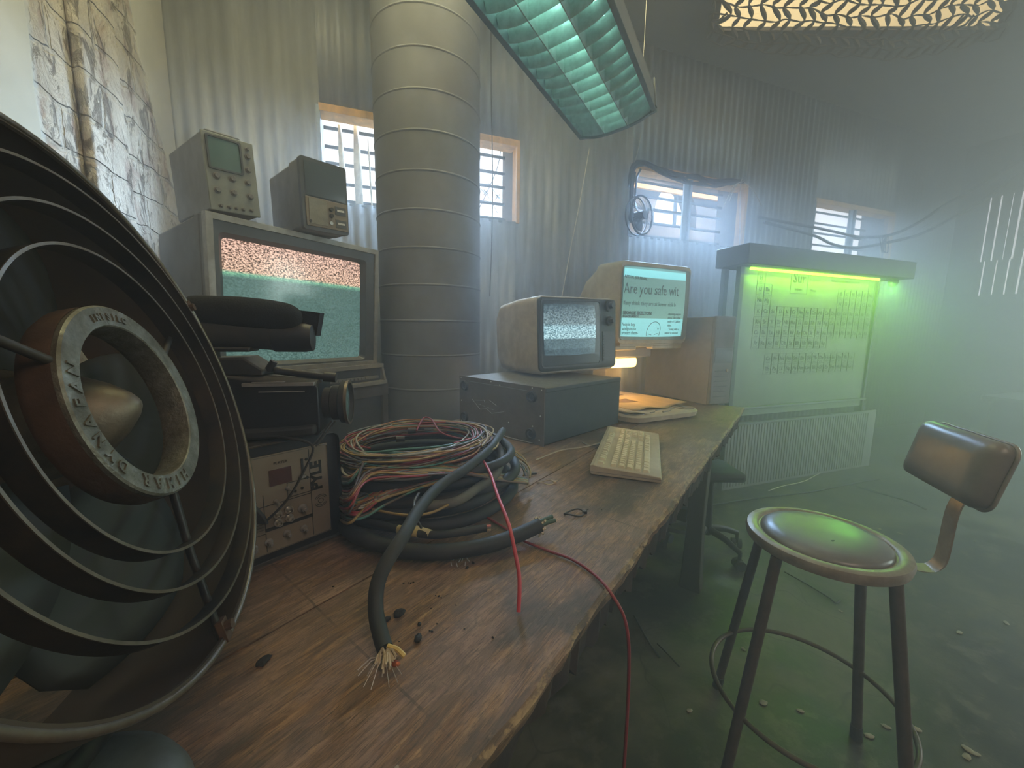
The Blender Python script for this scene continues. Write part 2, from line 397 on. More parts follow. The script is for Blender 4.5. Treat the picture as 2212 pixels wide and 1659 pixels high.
# quilt the slab around two convex holes: strips between s-breaks
def slab(b,z0,z1):
    from mathutils.geometry import tessellate_polygon
    o_=[V((p[0],p[1],0)) for p in outer]
    h1=[V((p.x,p.y,0)) for p in op1]; h2=[V((p.x,p.y,0)) for p in op2]
    tri=tessellate_polygon([o_,h1,h2]); allp=o_+h1+h2
    for z in(z0,z1):
        vs=[b.bm.verts.new((p.x,p.y,z)) for p in allp]
        for q in tri: 
            try:b.bm.faces.new([vs[i] for i in q])
            except ValueError: pass
    for hp in(h1,h2):
        m_=len(hp)
        for i in range(m_):
            a,c=hp[i],hp[(i+1)%m_]; b.bm.faces.new([b.bm.verts.new(q) for q in((a.x,a.y,z0),(c.x,c.y,z0),(c.x,c.y,z1),(a.x,a.y,z1))])
slab(b,CEIL,CEIL+.025)
obj('ceiling',b,ceilm,kind='structure',M=RM,smooth=0)
# sun-lit canvas lying over the openings
m,t,bs=nt('sunlit_tan_canvas'); tr=t.nodes.new('ShaderNodeBsdfTranslucent'); tr.inputs[0].default_value=c4((.36,.28,.14)); df=t.nodes.new('ShaderNodeBsdfDiffuse'); df.inputs[0].default_value=c4((.3,.25,.16))
mx=t.nodes.new('ShaderNodeMixShader'); mx.inputs[0].default_value=.25; t.links.new(tr.outputs[0],mx.inputs[1]); t.links.new(df.outputs[0],mx.inputs[2]); t.links.new(mx.outputs[0],t.nodes['Material Output'].inputs[0]); canvas=m
m,t,bs=nt('sunlit_yellow_fibreglass'); tr=t.nodes.new('ShaderNodeBsdfTranslucent'); tr.inputs[0].default_value=c4((.95,.88,.45)); t.links.new(tr.outputs[0],t.nodes['Material Output'].inputs[0]); fibre=m
def sheet(name,ops,mat_,ex,zz):
    b=B(); c=sum(ops,V())/4; q=[c+(p-c)*ex for p in ops]
    def fn(a,d): 
        p=(q[0]*(1-a)+q[1]*a)*(1-d)+(q[3]*(1-a)+q[2]*a)*d; return (p.x,p.y,zz+.02*math.sin(a*9)*math.sin(d*5))
    b.grid(fn,20,10); return obj(name,b,mat_,kind='structure',M=RM,smooth=60)
sheet('trim_3',op1,canvas,2.3,CEIL+.30); sheet('trim_4',op2,fibre,1.2,CEIL+.18)
# cargo net sagging below the skylight
b=B(); NU,NV=24,11; rn=random.Random(5)
def netp(a,d):
    p=(A0*(1-a)+A1*a)*(1-d)+(A3*(1-a)+A2_*a)*d
    sag=-.05-.20*math.sin(PI*min(max(a,0),1))*(1-d*.5)-.03*math.sin(a*11+d*4)
    return V((p.x,p.y,CEIL+sag*.55-.02))
jit=[[ (rn.uniform(-.18,.18)/NU,rn.uniform(-.22,.22)/NV) for j in range(NV+1)] for i in range(NU+1)]
pt=[[netp(-.03+1.06*i/NU+jit[i][j][0],-.04+1.06*j/NV+jit[i][j][1]) for j in range(NV+1)] for i in range(NU+1)]
for i in range(NU+1):
    b.tube(smoothpts([pt[i][j]+(pt[min(i+1,NU)][j]-pt[max(i-1,0)][j])*(.16 if j%2 else -.16) for j in range(NV+1)],5),lambda t_:.005+.010*abs(math.sin(t_*NV*PI)),5)
for j in range(NV+1): b.tube(smoothpts([pt[i][j]+V((0,0,-.012*(i%2))) for i in range(NU+1)],3),lambda t_:.003+.003*abs(math.sin(t_*NU*PI)),5)
for _ in range(10):
    i,j=rn.randrange(NU),rn.randrange(NV); p,q=pt[i][j],pt[i+1][min(j+1,NV)]
    b.tube([p,(p+q)/2+V((0,0,-.02)),q],.007,5)
obj('cargo_net',b,netm,label='frayed drab cargo net sagging under the bright ceiling opening',cat='net')

# ------------------------------------------------------------ exterior wall with arched opening, seen through window_2
def ext_arch():
    off=2.2; p0=WP(0,off,0)
    loc=lambda x,y:(iRM@onp(x,y,p0,n))
    c=loc(1460,466); r=abs(loc(1505,466).x-c.x)*1.0; zc=c.z-.02
    rx=r; b=B(); x0,x1=c.x-2.2,c.x+2.6; z0,z1=.5,5.0
    NS=24; xs=[x0,c.x-rx]+[c.x-rx*math.cos(PI*k/NS) for k in range(1,NS)]+[c.x+rx,x1]
    base=zc-rx*.32
    def top(x): 
        q=max(0,1-((x-c.x)/rx)**2); return zc+rx*1.15*math.sqrt(q)
    for a,d in zip(xs,xs[1:]):
        if d<=c.x-rx+1e-6 or a>=c.x+rx-1e-6: b.box(a,d,off,off+.3,z0,z1)
        else:
            b.box(a,d,off,off+.3,z0,base); ta,td=top(a),top(d)
            b.hexa([(a,off,ta),(d,off,td),(d,off+.3,td),(a,off+.3,ta),(a,off,z1),(d,off,z1),(d,off+.3,z1),(a,off+.3,z1)])
    r_=thing('ruined_wall','sunlit ruined masonry wall with an arched opening beyond the middle window','wall',RM)
    obj('masonry',b,brickout,r_,smooth=0)
    f=B(); f.box(c.x-rx,c.x+rx,off+.05,off+.09,zc+.06,zc+.09); f.box(c.x-rx,c.x+rx,off+.05,off+.09,zc-.12,zc-.10); f.box(c.x+.02,c.x+.06,off+.05,off+.09,base,zc+rx*1.15); obj('arch_bar',f,darkmetal,r_)
    for k in range(3):
        f=B(); zz=zc+(.55,.32,-.75)[k]; f.box(x0+.2,x1-.3,off-.05,off-.001,zz,zz+.07); obj('string_course',f,woodframe,r_)
ext_arch()

HAZE=.14; HAZEF=.40; WINP=(340,135,110); SUNE=8; FILLP=16; SKYP=9.5; GRNP=24; LAMPP=1.2; BOOTHP=5.5; SKYE=1.25; HFILLP=340; EXPO=0.95

# ------------------------------------------------------------ workbench
Aed=atz(1035,1659,.76); Ced=atz(1610,880,.76); dv=Ced-Aed; TY=math.degrees(math.atan2(dv.y,dv.x)); TL=dv.length
e=dv.normalized(); mL=V((-e.y,e.x,0)); TM=T(Aed.x,Aed.y,0)@RZ(TY); iTM=TM.inverted()
def woodmat():
    m,t,b=nt('scarred_plank_wood'); v=coords(t)
    g=noise(t,coords(t,(1.1,14,6)),7,9,.72,.5); fine=noise(t,coords(t,(4,90,20)),8,8,.78)
    blot=noise(t,coords(t,(1,1.6,1)),3.1,6,.6,.5); blot2=noise(t,coords(t,(1,2.2,1)),6.5,7,.7,.8)
    col=ramp(t,g,[(.30,(.075,.034,.014)),(.43,(.22,.108,.044)),(.55,(.38,.20,.085)),(.70,(.56,.33,.15))])
    col=mix(t,ramp(t,blot2,[(.45,0.),(.53,.6)]),col,(.33,.20,.145))
    col=mix(t,ramp(t,blot,[(.49,0.),(.56,.80)]),col,(.070,.064,.050))
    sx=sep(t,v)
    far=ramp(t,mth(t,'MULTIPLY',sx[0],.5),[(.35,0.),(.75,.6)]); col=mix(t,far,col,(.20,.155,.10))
    col=mix(t,mth(t,'MULTIPLY',ramp(t,fine,[(.50,0.),(.60,1.)]),.8),col,(.045,.026,.014))
    sc=ramp(t,noise(t,coords(t,(30,6,8)),5,4,.5),[(.70,0.),(.74,1.)]); col=mix(t,mth(t,'MULTIPLY',sc,.35),col,(.06,.04,.03))
    pit=ramp(t,noise(t,coords(t,(1,3.5,1)),55,6,.7),[(.34,1.),(.42,0.)]); col=mix(t,mth(t,'MULTIPLY',pit,.5),col,(.035,.022,.014))
    mot=noise(t,coords(t,(1,2.6,1)),17,8,.75,1.2); col=mix(t,ramp(t,mot,[(.46,0.),(.56,.6)]),col,(.13,.085,.055)); col=mix(t,ramp(t,mot,[(.34,.28),(.44,0.)]),col,(.42,.27,.15))
    # cross joints cut over the boards
    wv=mth(t,'FRACT',mth(t,'ADD',mth(t,'MULTIPLY',sx[0],1.9),mth(t,'MULTIPLY',sx[1],-.1))); ln=mth(t,'LESS_THAN',wv,.006)
    col=mix(t,mth(t,'MULTIPLY',mth(t,'MULTIPLY',ln,ramp(t,blot2,[(.4,0.),(.6,1.)])),.7),col,(.06,.04,.025))
    # chipped pale edge
    en=mth(t,'ADD',sx[1],mth(t,'MULTIPLY',mth(t,'SUBTRACT',noise(t,coords(t,(1,1,1)),16,6,.75),.5),.055))
    edge=ramp(t,en,[(.0,1.),(.012,0.)]); spl=ramp(t,noise(t,coords(t,(1,2,1)),38,5),[(.5,0.),(.56,1.)])
    col=mix(t,mth(t,'MULTIPLY',mth(t,'MULTIPLY',edge,spl),.7),col,(.50,.33,.16))
    fl=ramp(t,noise(t,coords(t,(1,1,1)),75,2,.5),[(.76,0.),(.79,.7)]); fl=mth(t,'MULTIPLY',fl,ramp(t,sx[1],[(.0,1.),(.3,.2)])); col=mix(t,fl,col,(.52,.44,.32))
    t.links.new(col,b.inputs['Base Color']); t.links.new(ramp(t,blot,[(.4,.5),(.6,.68)]),b.inputs['Roughness'])
    h=mth(t,'ADD',mth(t,'MULTIPLY',g,.6),mth(t,'MULTIPLY',fine,.6)); bump(t,b,h,.8,.004); return m
wood=woodmat()
underm=MAT('dark_ragged_underedge',(.020,.016,.012),.9,var=.5,scale=18,dirt=(.10,.065,.03),damt=.35,dscale=12,bmp=.8)
bench=thing('workbench','long scarred wooden plank workbench running from the foreground to the right','table',TM)
seams=[0,.328,.488,.76,1.0]; re=random.Random(11)
def plank(y0,y1,x0,x1,rag):
    b=B(); NX=160; z0,z1=.722,.76; rings=[]
    for i in range(NX+1):
        x=x0+(x1-x0)*i/NX
        w_=(re.uniform(-.0015,.0025)+.002*math.sin(i*.37)) if rag else 0
        zt=z1-re.uniform(0,.0012) if rag else z1
        rings.append([(x,y0+w_,zt-.006 if rag else zt-.002),(x,y0+w_+.006,zt),(x,y1-.002,z1-.001),(x,y1-.0005,z0),(x,y0+w_+(.012 if rag else 0),z0-re.uniform(0,.006)*rag)])
    b.loft(rings); return b
for i in range(4): obj('plank',plank(seams[i]+(0 if i==0 else .0022),seams[i+1],-.75,TL+(0,.004,-.003,.006)[i],i==0),wood,bench,smooth=30)
b=B(); rings=[]
for i in range(200):
    x=-.75+(TL+.73)*i/199; rings.append([(x,.016+re.uniform(-.003,.006),.724),(x,.10,.724),(x,.10,.66),(x,.022+re.uniform(-.006,.010),.668+re.uniform(-.012,.012))])
b.loft(rings); obj('apron',b,underm,bench,smooth=20)
b=B(); b.box(TL-.06,TL-.02,.1,.95,.66,.722); b.box(-.6,-.56,.1,.95,.66,.722); obj('cross_rail',b,underm,bench)
tleg=MAT('grimy_timber_leg',(.045,.038,.025),.85,var=.4,scale=12,stretch=(1,1,.2),dirt=(.08,.07,.05),damt=.4)
for lx,ly in((1.60,.10),(1.60,.88),(-.25,.10),(-.25,.88)):
    b=B(); b.loft([[(lx+dx*s_,ly+dy*s_,z) for dx,dy in((-1,-1),(1,-1),(1,1),(-1,1))] for z,s_ in((0,.047),(.05,.040),(.3,.033),(.72,.040))]); obj('leg',b,tleg,bench,bevel=.004)
b=B(); b.box(1.585,1.615,.14,.84,.30,.36); obj('stretcher',b,tleg,bench)

# crumbs and chips on the bench
def blob(name,p,r,lab,mat_=crumb,fl=.55,group=None):
    b=B(); b.sphere((0,0,0),r,(1.2,.8,fl),10,jit=.22); M_=T(p.x,p.y,.76+r*fl*.75)@RZ(rnd.uniform(0,180))
    return obj(name,b,mat_,label=lab,cat='debris',group=group,M=M_,smooth=80)
blob('charcoal_lump',atz(862,1322,.765),.0085,'largest black charred lump on the bench, right of the hanging black cable')
blob('charcoal_lump',atz(834,1334,.765),.0055,'small black lump on the bench touching the right side of the black cable')
blob('charcoal_lump',atz(903,1375,.765),.0062,'round black lump on the bench nearest the frayed cable end')
blob('charcoal_lump',atz(569,1422,.765),.0075,'lone flat black lump on the bench near the fan rim',fl=.3)
blob('charcoal_lump',atz(906,1343,.765),.003,'tiny black grain on the bench just above the round black lump')
for p,l in(((1009,1221),'small dark crumb below the pale paint scratches on the bench'),((1022,1211),'small dark crumb beside the pale paint scratches, the farther of two')): blob('dark_crumb',atz(*p,.765),.0028,l)
cr=[(882,1257),(887,1258),(893,1256),(872,1258),(941,1284),(948,1286),(953,1289),(931,1312),(944,1345),(928,1360),(933,1362),(862,1383),(1003,1356),(1405,1022),(720,1265),(748,1200),(985,1305),(1065,1375),(1390,1180),(1300,1100)]
for p in cr: blob('wood_crumb',atz(p[0],p[1],.762),rnd.uniform(.0009,.0019),'scattered tiny dark crumb lying on the bench top',group='tiny crumbs on the bench top')
b=B(); 
for k in range(7):
    q=atz(975+k*6,1213+rnd.uniform(-6,8),.7605); b.box(-.006,.006,-.0006,.0006,0,.0006,T(q.x,q.y,.7604)@RZ(100+rnd.uniform(-25,25)))
obj('paint_flake',b,whitep,label='pale flaked scratch marks on the bench in front of the thick cable',cat='debris')

# zip tie loops
def loop(px,r,lab,mat_,rr=.0018,ang=0,flat=.5,z=.763):
    c=atz(*px,z); b=B(); pts=[(r*math.cos(2*PI*k/30),r*flat*math.sin(2*PI*k/30),.003*math.sin(4*PI*k/30)+.003) for k in range(30)]
    b.tube(pts,rr,6,closed=True); b.box(r*.95,r*.95+.008,-.004,.004,0,.006); b.tube([(r,.002,.003),(r+.014,.006,.006)],rr*.8,5)
    return obj('cable_tie',b,mat_,label=lab,cat='cable tie',M=T(c.x,c.y,.76)@RZ(ang))
loop((1240,1108),.022,'black cable tie loop lying alone on the bench in front of the keyboard',blackp,ang=12,flat=.62)
loop((1178,1042),.022,'tan twist tie loop at the right edge of the cable heap',shredm,rr=.0013,ang=5,flat=.45)

# ------------------------------------------------------------ keyboard
K=fr((.219,1.045,.762),-19.4)
kb=thing('computer_keyboard','yellowed full-size computer keyboard lying on the bench','keyboard',K)
# local: x=depth (function row at x=0 ... space row at x=.186), y=length away
def kz(x): return .0285-.0105*min(1,x/.150)
b=B(); b.loft([[(x,y,0.002),(x,y,kz(x)+q)] for x,y,q in[(0,0,0)]],cap=False,closed=False) if 0 else None
prof=[(0,.008),(0,.0265),(.010,.0295),(.018,.0265),(.150,.0185),(.186,.0155),(.188,.008),(.186,.0),(.004,.0)]
b.loft([[(x,y,z) for x,z in prof] for y in(0,.473)]); obj('keyboard_shell',b,beige2,kb,bevel=.002)
b=B(); b.box(-.0003,.1883,-.0003,.4733,.0078,.0092); obj('case_seam',b,greycase,kb)
b=B(); sl=math.atan2(.0155,.120)
rows=[.027,.062,.0835,.105,.1265,.148]; SM=Matrix.Rotation(sl,4,'Y')
def key(b,x,y,w,d=.0192,z=None):
    z=kz(x)-.001; h=.0085; a=d/2; c=w/2; t_=.0032
    M_=T(x,y,z)
    b.hexa([(-a,-c,0),(a,-c,0),(a,c,0),(-a,c,0),(-a+t_,-c+t_,h),(a-t_-.0005,-c+t_,h-.001),(a-t_-.0005,c-t_,h-.001),(-a+t_,c-t_,h)],M_)
keysets=[]
pit=.0192
def rowkeys(x,ws,y0=.014):
    y=y0
    for w in ws:
        if w>0: keysets.append((x,y+w*pit/2,w*pit-.0012))
        y+=abs(w)*pit
rowkeys(rows[0],[1,-1,1,1,1,1,-.5,1,1,1,1,-.5,1,1,1,1,-.25,1,1,1])
rowkeys(rows[1],[1]*13+[2,-.25,1,1,1,-.25,1,1,1,1]); rowkeys(rows[2],[1.5]+[1]*12+[1.5,-.25,1,1,1,-.25,1,1,1]); rowkeys(rows[3],[1.75]+[1]*11+[2.25,-3.5,1,1,1])
rowkeys(rows[4],[2.25]+[1]*10+[2.75,-1.25,1,-1.25,1,1,1,1]); rowkeys(rows[5],[1.5,1,1.5,6,1.5,1,1.5,-.25,1,1,1,-.25,2,1])
for x,y,w in keysets:
    b=B(); key(b,x,y,w); obj('keycap',b,keym,kb,smooth=0)
b=B(); b.tube(smoothpts([(.0,.30,.012),(-.03,.27,.004),(-.07,.22,.004),(-.12,.17,.004),(-.17,.05,.004)],6),.0022,6); obj('keyboard_cord',b,beige2,kb)

# ------------------------------------------------------------ rack box on its side under the small TV
am=thing('rack_amplifier','scuffed black steel amplifier box with a grey-brown face and four round feet','amplifier',fr((-.222,1.636,.76),-45.2))
W_,D_,H_=.472,.498,.205
b=B(); b.box(0.002,W_-.002,.004,D_,.002,H_-.004); b.box(W_-.02,W_,.004,D_,H_-.02,H_-.002); obj('case',b,ampbody,am,bevel=.004)
b=B(); b.box(0,W_,0,.004,0,H_); obj('face_panel',b,ampface,am,bevel=.001)
for x,z in((.040,.166),(.416,.168),(.038,.034),(.415,.035)):
    b=B(); b.lathe([(.0,.004),(.010,.004),(.013,.009),(.019,.011),(.021,.0),(.0,0)],28,T(x,0,z)@RX(90)); b.cyl((x,-.0,z),(x,-.0052,z),.007,.007,12); obj('round_foot',b,blackr,am)
b=B()
for x,z in((.012,.197),(.458,.195),(.455,.105),(.452,.02),(.30,.055),(.25,.19),(.014,.10),(.012,.012),(.415,.198),(.42,.063),(.2,.198)): b.cyl((x,0,z),(x,-.0015,z),.0028,.002,8)
obj('screw',b,whitep,am)
b=B()
pl=[(.085,.115),(.135,.080),(.175,.088),(.205,.074),(.275,.092)]
b.tube([(x,-.0006,z) for x,z in pl],.0009,4); b.tube([(.19,-.0006,.125),(.235,-.0006,.108)],.0009,4); b.tube([(.10,-.0006,.112),(.16,-.0006,.120),(.165,-.0006,.112)],.0008,4)
for x in(.125,.15,.175,.2): b.box(x,x+.014,-.0008,0,.098-(x-.125)*.12,.101-(x-.125)*.12)
b.box(.06,.39,-.0007,0,.1855,.1868)
obj('scratched_emblem',b,silver,am)
b=B(); b.tube(smoothpts([(.25,-.012,.012),(.30,-.02,.006),(.36,-.014,.004),(.43,-.008,.004)],5),.003,6); obj('lower_lip',b,ampface,am)

# ------------------------------------------------------------ small portable television
def staticmat(name,bands,scale,sw=1.0,zrange=(0,1),amp=1.0,contrast=.5):
    """analogue noise; bands = [(z0,colour,strength,contrast)] by height in local z"""
    m,t,b=nt(name); tc=t.nodes.new('ShaderNodeTexCoord'); mp=t.nodes.new('ShaderNodeMapping'); mp.inputs['Scale'].default_value=(.8,1,1.15); t.links.new(tc.outputs['Object'],mp.inputs[0])
    nz=noise(t,mp.outputs[0],scale,2,.6,.0)
    z=sep(t,tc.outputs['Object'])[2]; z=mth(t,'DIVIDE',mth(t,'SUBTRACT',z,zrange[0]),zrange[1]-zrange[0])
    dark=ramp(t,z,[(p,c[0]) for p,c in bands]); light=ramp(t,z,[(p,c[1]) for p,c in bands])
    f=ramp(t,nz,[(.40,0.),(.60,1.)])
    col=mix(t,f,dark,light); b.inputs['Base Color'].default_value=(.03,.04,.04,1); b.inputs['Roughness'].default_value=.15
    t.links.new(col,b.inputs['Emission Color']); b.inputs['Emission Strength'].default_value=amp; return m
tvs=staticmat('snowy_blue_static',[(0,((.03,.06,.08),(.10,.17,.20))),(.12,((.03,.06,.08),(.10,.17,.20))),(.13,((.05,.10,.12),(.16,.26,.29))),(.32,((.05,.10,.12),(.15,.24,.27))),(.33,((.10,.25,.30),(.75,1.1,1.15))),(.55,((.10,.25,.30),(.65,1.0,1.1))),(.62,((.04,.09,.11),(.36,.5,.54))),(.85,((.02,.05,.07),(.22,.32,.35))),(1,((.02,.05,.07),(.06,.10,.12)))],150,zrange=(.075,.285),amp=.48)
st=thing('portable_television','small cream portable television with grey static standing on the black amplifier box','television',fr((.106,1.58,.975),31.5,-2.5,-1.0)@Matrix.Diagonal((.875,1.3,1.01,1)))
w,h=.50,.318
def ringr(x0,x1,z0,z1,r,y): return [(p[0],y,p[1]) for p in rrect(x0,x1,z0,z1,r,5)]
b=B(); b.loft([ringr(.005,w-.005,.006,h-.004,.028,.002),ringr(0,w,0,h,.032,.012),ringr(0,w,0,h,.032,.13)]); obj('front_shell',b,beige,st,smooth=50)
b=B(); b.loft([ringr(.001,w-.001,.002,h-.001,.032,.131),ringr(.012,w-.012,.008,h-.010,.035,.25),ringr(.045,w-.045,.03,h-.035,.05,.31)]); obj('back_shell',b,beige,st,smooth=50)
b=B(); b.loft([ringr(.004,w-.006,.012,h-.008,.02,.004),ringr(.004,w-.006,.012,h-.008,.02,-.004),ringr(.010,w-.012,.018,h-.014,.018,-.006)],cap=True); obj('front_bezel',b,darkmetal,st,smooth=50)
b=B(); b.loft([ringr(.012,.385,.026,.305,.02,-.0062),ringr(.012,.385,.026,.305,.02,-.0085),ringr(.018,.379,.032,.299,.018,-.0085),ringr(.018,.379,.032,.299,.018,-.0062)],cap=False); obj('screen_rim',b,tvdark,st,smooth=50)
b=B()
def crt(x0,x1,z0,z1,bul,y,nx=14,nz=12,pin=.0):
    def fn(a,c):
        xx,zz=2*a-1,2*c-1
        k=1-pin*(zz*zz); k2=1-pin*(xx*xx)
        return ((x0+x1)/2+xx*k*(x1-x0)/2, y-bul*(1-xx*xx*.5-zz*zz*.5),(z0+z1)/2+zz*k2*(z1-z0)/2)
    return fn
b.grid(crt(.022,.375,.036,.296,.004,-.0063,pin=.0),14,12); obj('screen_surround',b,glassdark,st,smooth=80)
b=B(); b.grid(crt(.024,.345,.075,.285,.005,-.0085,pin=.03),14,12); obj('screen',b,tvs,st,smooth=80)
for x,z,r_ in((.438,.283,.026),(.441,.217,.021)):
    b=B(); b.lathe([(0,.026),(r_*.5,.026),(r_*.55,.010),(r_,.008),(r_,0),(0,0)],24,T(x,-.006,z)@RX(90)); obj('tuning_knob',b,blackp,st)
b=B(); b.box(.40,.48,-.008,-.006,.04,.17); 
for k in range(9): b.box(.405,.475,-.0095,-.008,.048+k*.0125,.053+k*.0125)
obj('speaker_grille',b,tvdark,st)
b=B(); b.box(.1,.4,.05,.25,-.001,.006); obj('plinth',b,tvdark,st,bevel=.003)

# ------------------------------------------------------------ video magnifier (monitor over lit reading tray)
scr=(.0,.27)
m,t,bs=nt('cyan_reader_screen'); tc=t.nodes.new('ShaderNodeTexCoord'); z=sep(t,tc.outputs['Object'])[2]
zz=mth(t,'DIVIDE',mth(t,'SUBTRACT',z,.03),.27)
col=ramp(t,zz,[(0,(.17,.46,.47)),(.265,(.19,.50,.50)),(.275,(.10,.22,.18)),(.60,(.078,.17,.14)),(.845,(.075,.16,.135)),(.86,(.17,.52,.55)),(.955,(.20,.58,.60)),(.965,(.1,.25,.24)),(1,(.1,.25,.24))])
nz=noise(t,tc.outputs['Object'],260,2); col=mix(t,mth(t,'MULTIPLY',nz,.35),col,(.04,.1,.1)); t.links.new(col,bs.inputs['Emission Color']); bs.inputs['Emission Strength'].default_value=1.0; bs.inputs['Base Color'].default_value=(.02,.03,.03,1); vscr=m
textem=EMI('dark_screen_text',(.02,.05,.05),.35)
vm=thing('video_magnifier','beige desktop video magnifier showing enlarged newsprint above a lit reading tray','monitor',fr((.515,1.945,1.089),27,1.2,-.3)@Matrix.Scale(1.275,4))
w,h=.387,.32
b=B(); b.loft([ringr(.004,w-.004,.004,h-.004,.022,0),ringr(0,w,0,h,.026,.008),ringr(0,w,0,h,.026,.14)]); obj('monitor_case',b,beige2,vm,smooth=50)
b=B(); b.loft([ringr(.004,w-.004,.004,h-.004,.03,.14),ringr(.03,w-.03,.03,h-.04,.05,.26),ringr(.09,w-.09,.06,h-.12,.05,.40)]); obj('tube_housing',b,beige2,vm,smooth=60)
b=B(); b.loft([ringr(.008,w-.010,.018,h-.018,.02,-.001),ringr(.008,w-.010,.018,h-.018,.02,-.004),ringr(.014,w-.016,.024,h-.024,.018,-.002)]); obj('monitor_bezel',b,MAT('grey_green_bezel',(.22,.27,.25),.5,var=.1),vm,smooth=50)
b=B(); b.grid(crt(.010,.350,.030,.298,.006,-.005,16,14,pin=.02),16,14); obj('screen',b,vscr,vm,smooth=80)
b=B(); TX=lambda x,z,rx=0:T(x,-.0135,z)@FACE@RZ(rx)
b.text('CAPITOL JOURNAL',.0150,TX(-.004,.2535,-2),align='LEFT',bold=.0003)
b.text('Are you safe wit',.0570,TX(.008,.196),align='LEFT',sx=.78)
b.text('Many think they are at lower risk b',.0235,TX(.004,.153),align='LEFT',sx=.86)
b.text('GEORGE SKELTON',.0175,TX(.004,.117),align='LEFT',bold=.0009,sx=1.05); b.text('IN SACRAMENTO',.0115,TX(.004,.106),align='LEFT',bold=.0006)
for i,s_ in enumerate(('People buy','handguns to','protect them-')): b.text(s_,.0185,TX(.006,.073-i*.0165),align='LEFT',sx=.85)
for i,s_ in enumerate(('choosing may tie','areas. The other','study of Californ','cides.','   "Living with a','owner is unusual')): b.text(s_,.0140,TX(.252-(i>4)*.012,.119-i*.0155),align='LEFT',sx=.80)
# trim anything outside the tube face
for v in [v for v in b.bm.verts if v.co.x<.010 or v.co.x>.348]: v.co.x=min(max(v.co.x,.010),.348)
obj('screen_text',b,textem,vm,smooth=0); b=B()
pts=[(.140,.034),(.140,.050),(.150,.072),(.168,.086),(.190,.090),(.208,.080),(.214,.060),(.208,.036)]
b.tube(smoothpts([(x,-.0130,z) for x,z in pts],5),.0012,4); b.tube([(.150,-.013,.042),(.166,-.013,.038)],.0012,4); b.tube([(.182,-.013,.040),(.200,-.013,.043)],.0012,4); b.tube([(.203,-.013,.055),(.198,-.013,.066),(.206,-.013,.062)],.001,4)
obj('portrait_sketch',b,textem,vm,smooth=0)
b=B(); b.box(.02,w-.02,.004,.10,-.012,.004); b.box(.19,.36,-.002,.05,-.020,-.006); b.box(-.02,.10,-.004,.06,-.022,-.008); obj('control_strip',b,beige2,vm,bevel=.003)
b=B(); b.box(.02,.22,.03,.30,-.055,-.012); obj('camera_head',b,greycase,vm,bevel=.006)
lampm=EMI('warm_lamp_diffuser',(1.0,.60,.12),4.5)
b=B(); b.loft([ringr(-.045,.120,-.094,-.060,.015,.040),ringr(-.05,.158,-.098,-.056,.018,.048),ringr(-.05,.158,-.098,-.056,.018,.075)],M=None); obj('lamp_diffuser',b,lampm,vm,smooth=60)
b=B(); b.loft([ringr(-.055,.165,-.058,-.046,.005,.035),ringr(-.055,.165,-.058,-.046,.005,.13)]); b.box(-.05,.105,.075,.13,-.10,-.06); obj('lamp_hood',b,beige2,vm,smooth=50)
b=B(); b.box(.16,.26,.24,.34,-.2555,.06); obj('support_column',b,beige2,vm,bevel=.008)
# reading tray
tr_=thing('reading_tray','low beige sliding reading tray with hollow grips under the lit newspaper','tray',fr((.425,1.560,.76),27))
b=B(); b.loft([[(p[0],p[1],z) for p in rrect(.09+q,.545-q,q,.40-q,.08,8)] for q,z in((.02,.004),(.004,.010),(0,.030),(.006,.037))]); obj('tray_base',b,beige2,tr_,smooth=50)
for x0,x1 in((.11,.205),(.44,.525)):
    b=B(); b.loft([[(p[0],p[1],z) for p in rrect(x0+q,x1-q,.025+q,.125-q,.035,6)] for q,z in((0,.037),(0,.041),(.006,.041),(.012,.0375))]); obj('grip_hollow',b,greycase,tr_,smooth=50)
b=B()
for x0,x1,y in((.235,.27,.04),(.30,.36,.03),(.30,.36,.07),(.385,.415,.06)): b.tube([(x0,y,.0375),(x1,y+.01,.0375)],.004,6)
obj('moulded_rib',b,greycase,tr_)
for x in(.13,.5):
    b=B(); b.box(x,x+.02,.05,.07,0,.005); obj('rubber_foot',b,blackr,tr_)
# newspaper
def newsmat():
    m,t,b=nt('yellowed_newsprint'); v=coords(t); s_=sep(t,v)
    ln=mth(t,'GREATER_THAN',mth(t,'FRACT',mth(t,'MULTIPLY',s_[1],170)),.55); nn=ramp(t,noise(t,coords(t,(900,170,1)),1,1),[(.45,0.),(.5,1.)])
    colz=mth(t,'GREATER_THAN',mth(t,'FRACT',mth(t,'MULTIPLY',s_[0],17)),.12)
    k=mth(t,'MULTIPLY',mth(t,'MULTIPLY',ln,nn),colz)
    col=mix(t,mth(t,'MULTIPLY',k,.7),(.46,.32,.15),(.07,.045,.025)); t.links.new(col,b.inputs['Base Color']); b.inputs['Roughness'].default_value=.9; return m
nw=thing('newspaper','torn yellowed newspaper lying on the reading tray in lamp light','newspaper',fr((.53,1.70,.802),27))
b=B()
def pf(a,c):
    x=a*.37; y=c*.46-.012*math.sin(a*14)*(1-c)+.02*a*(1-c); return (x,y,.004*math.sin(a*7+c*3)+.010*max(0,a-.75)*4*(1-c)+.004)
b.grid(pf,26,14); obj('front_page',b,newsmat(),nw,solid=.0008,smooth=60)
b=B(); 
for x0,x1,y0,y1 in((.08,.21,.17,.26),(.11,.26,.33,.42)): b.grid(lambda a,c:(x0+(x1-x0)*a,y0+(y1-y0)*c,pf((x0+(x1-x0)*a)/.37,(y0+(y1-y0)*c)/.46)[2]+.0012),8,4)
obj('printed_photograph',b,MAT('newsprint_photo',(.12,.07,.035),.9,var=.5,scale=40),nw,solid=.0003,smooth=60)
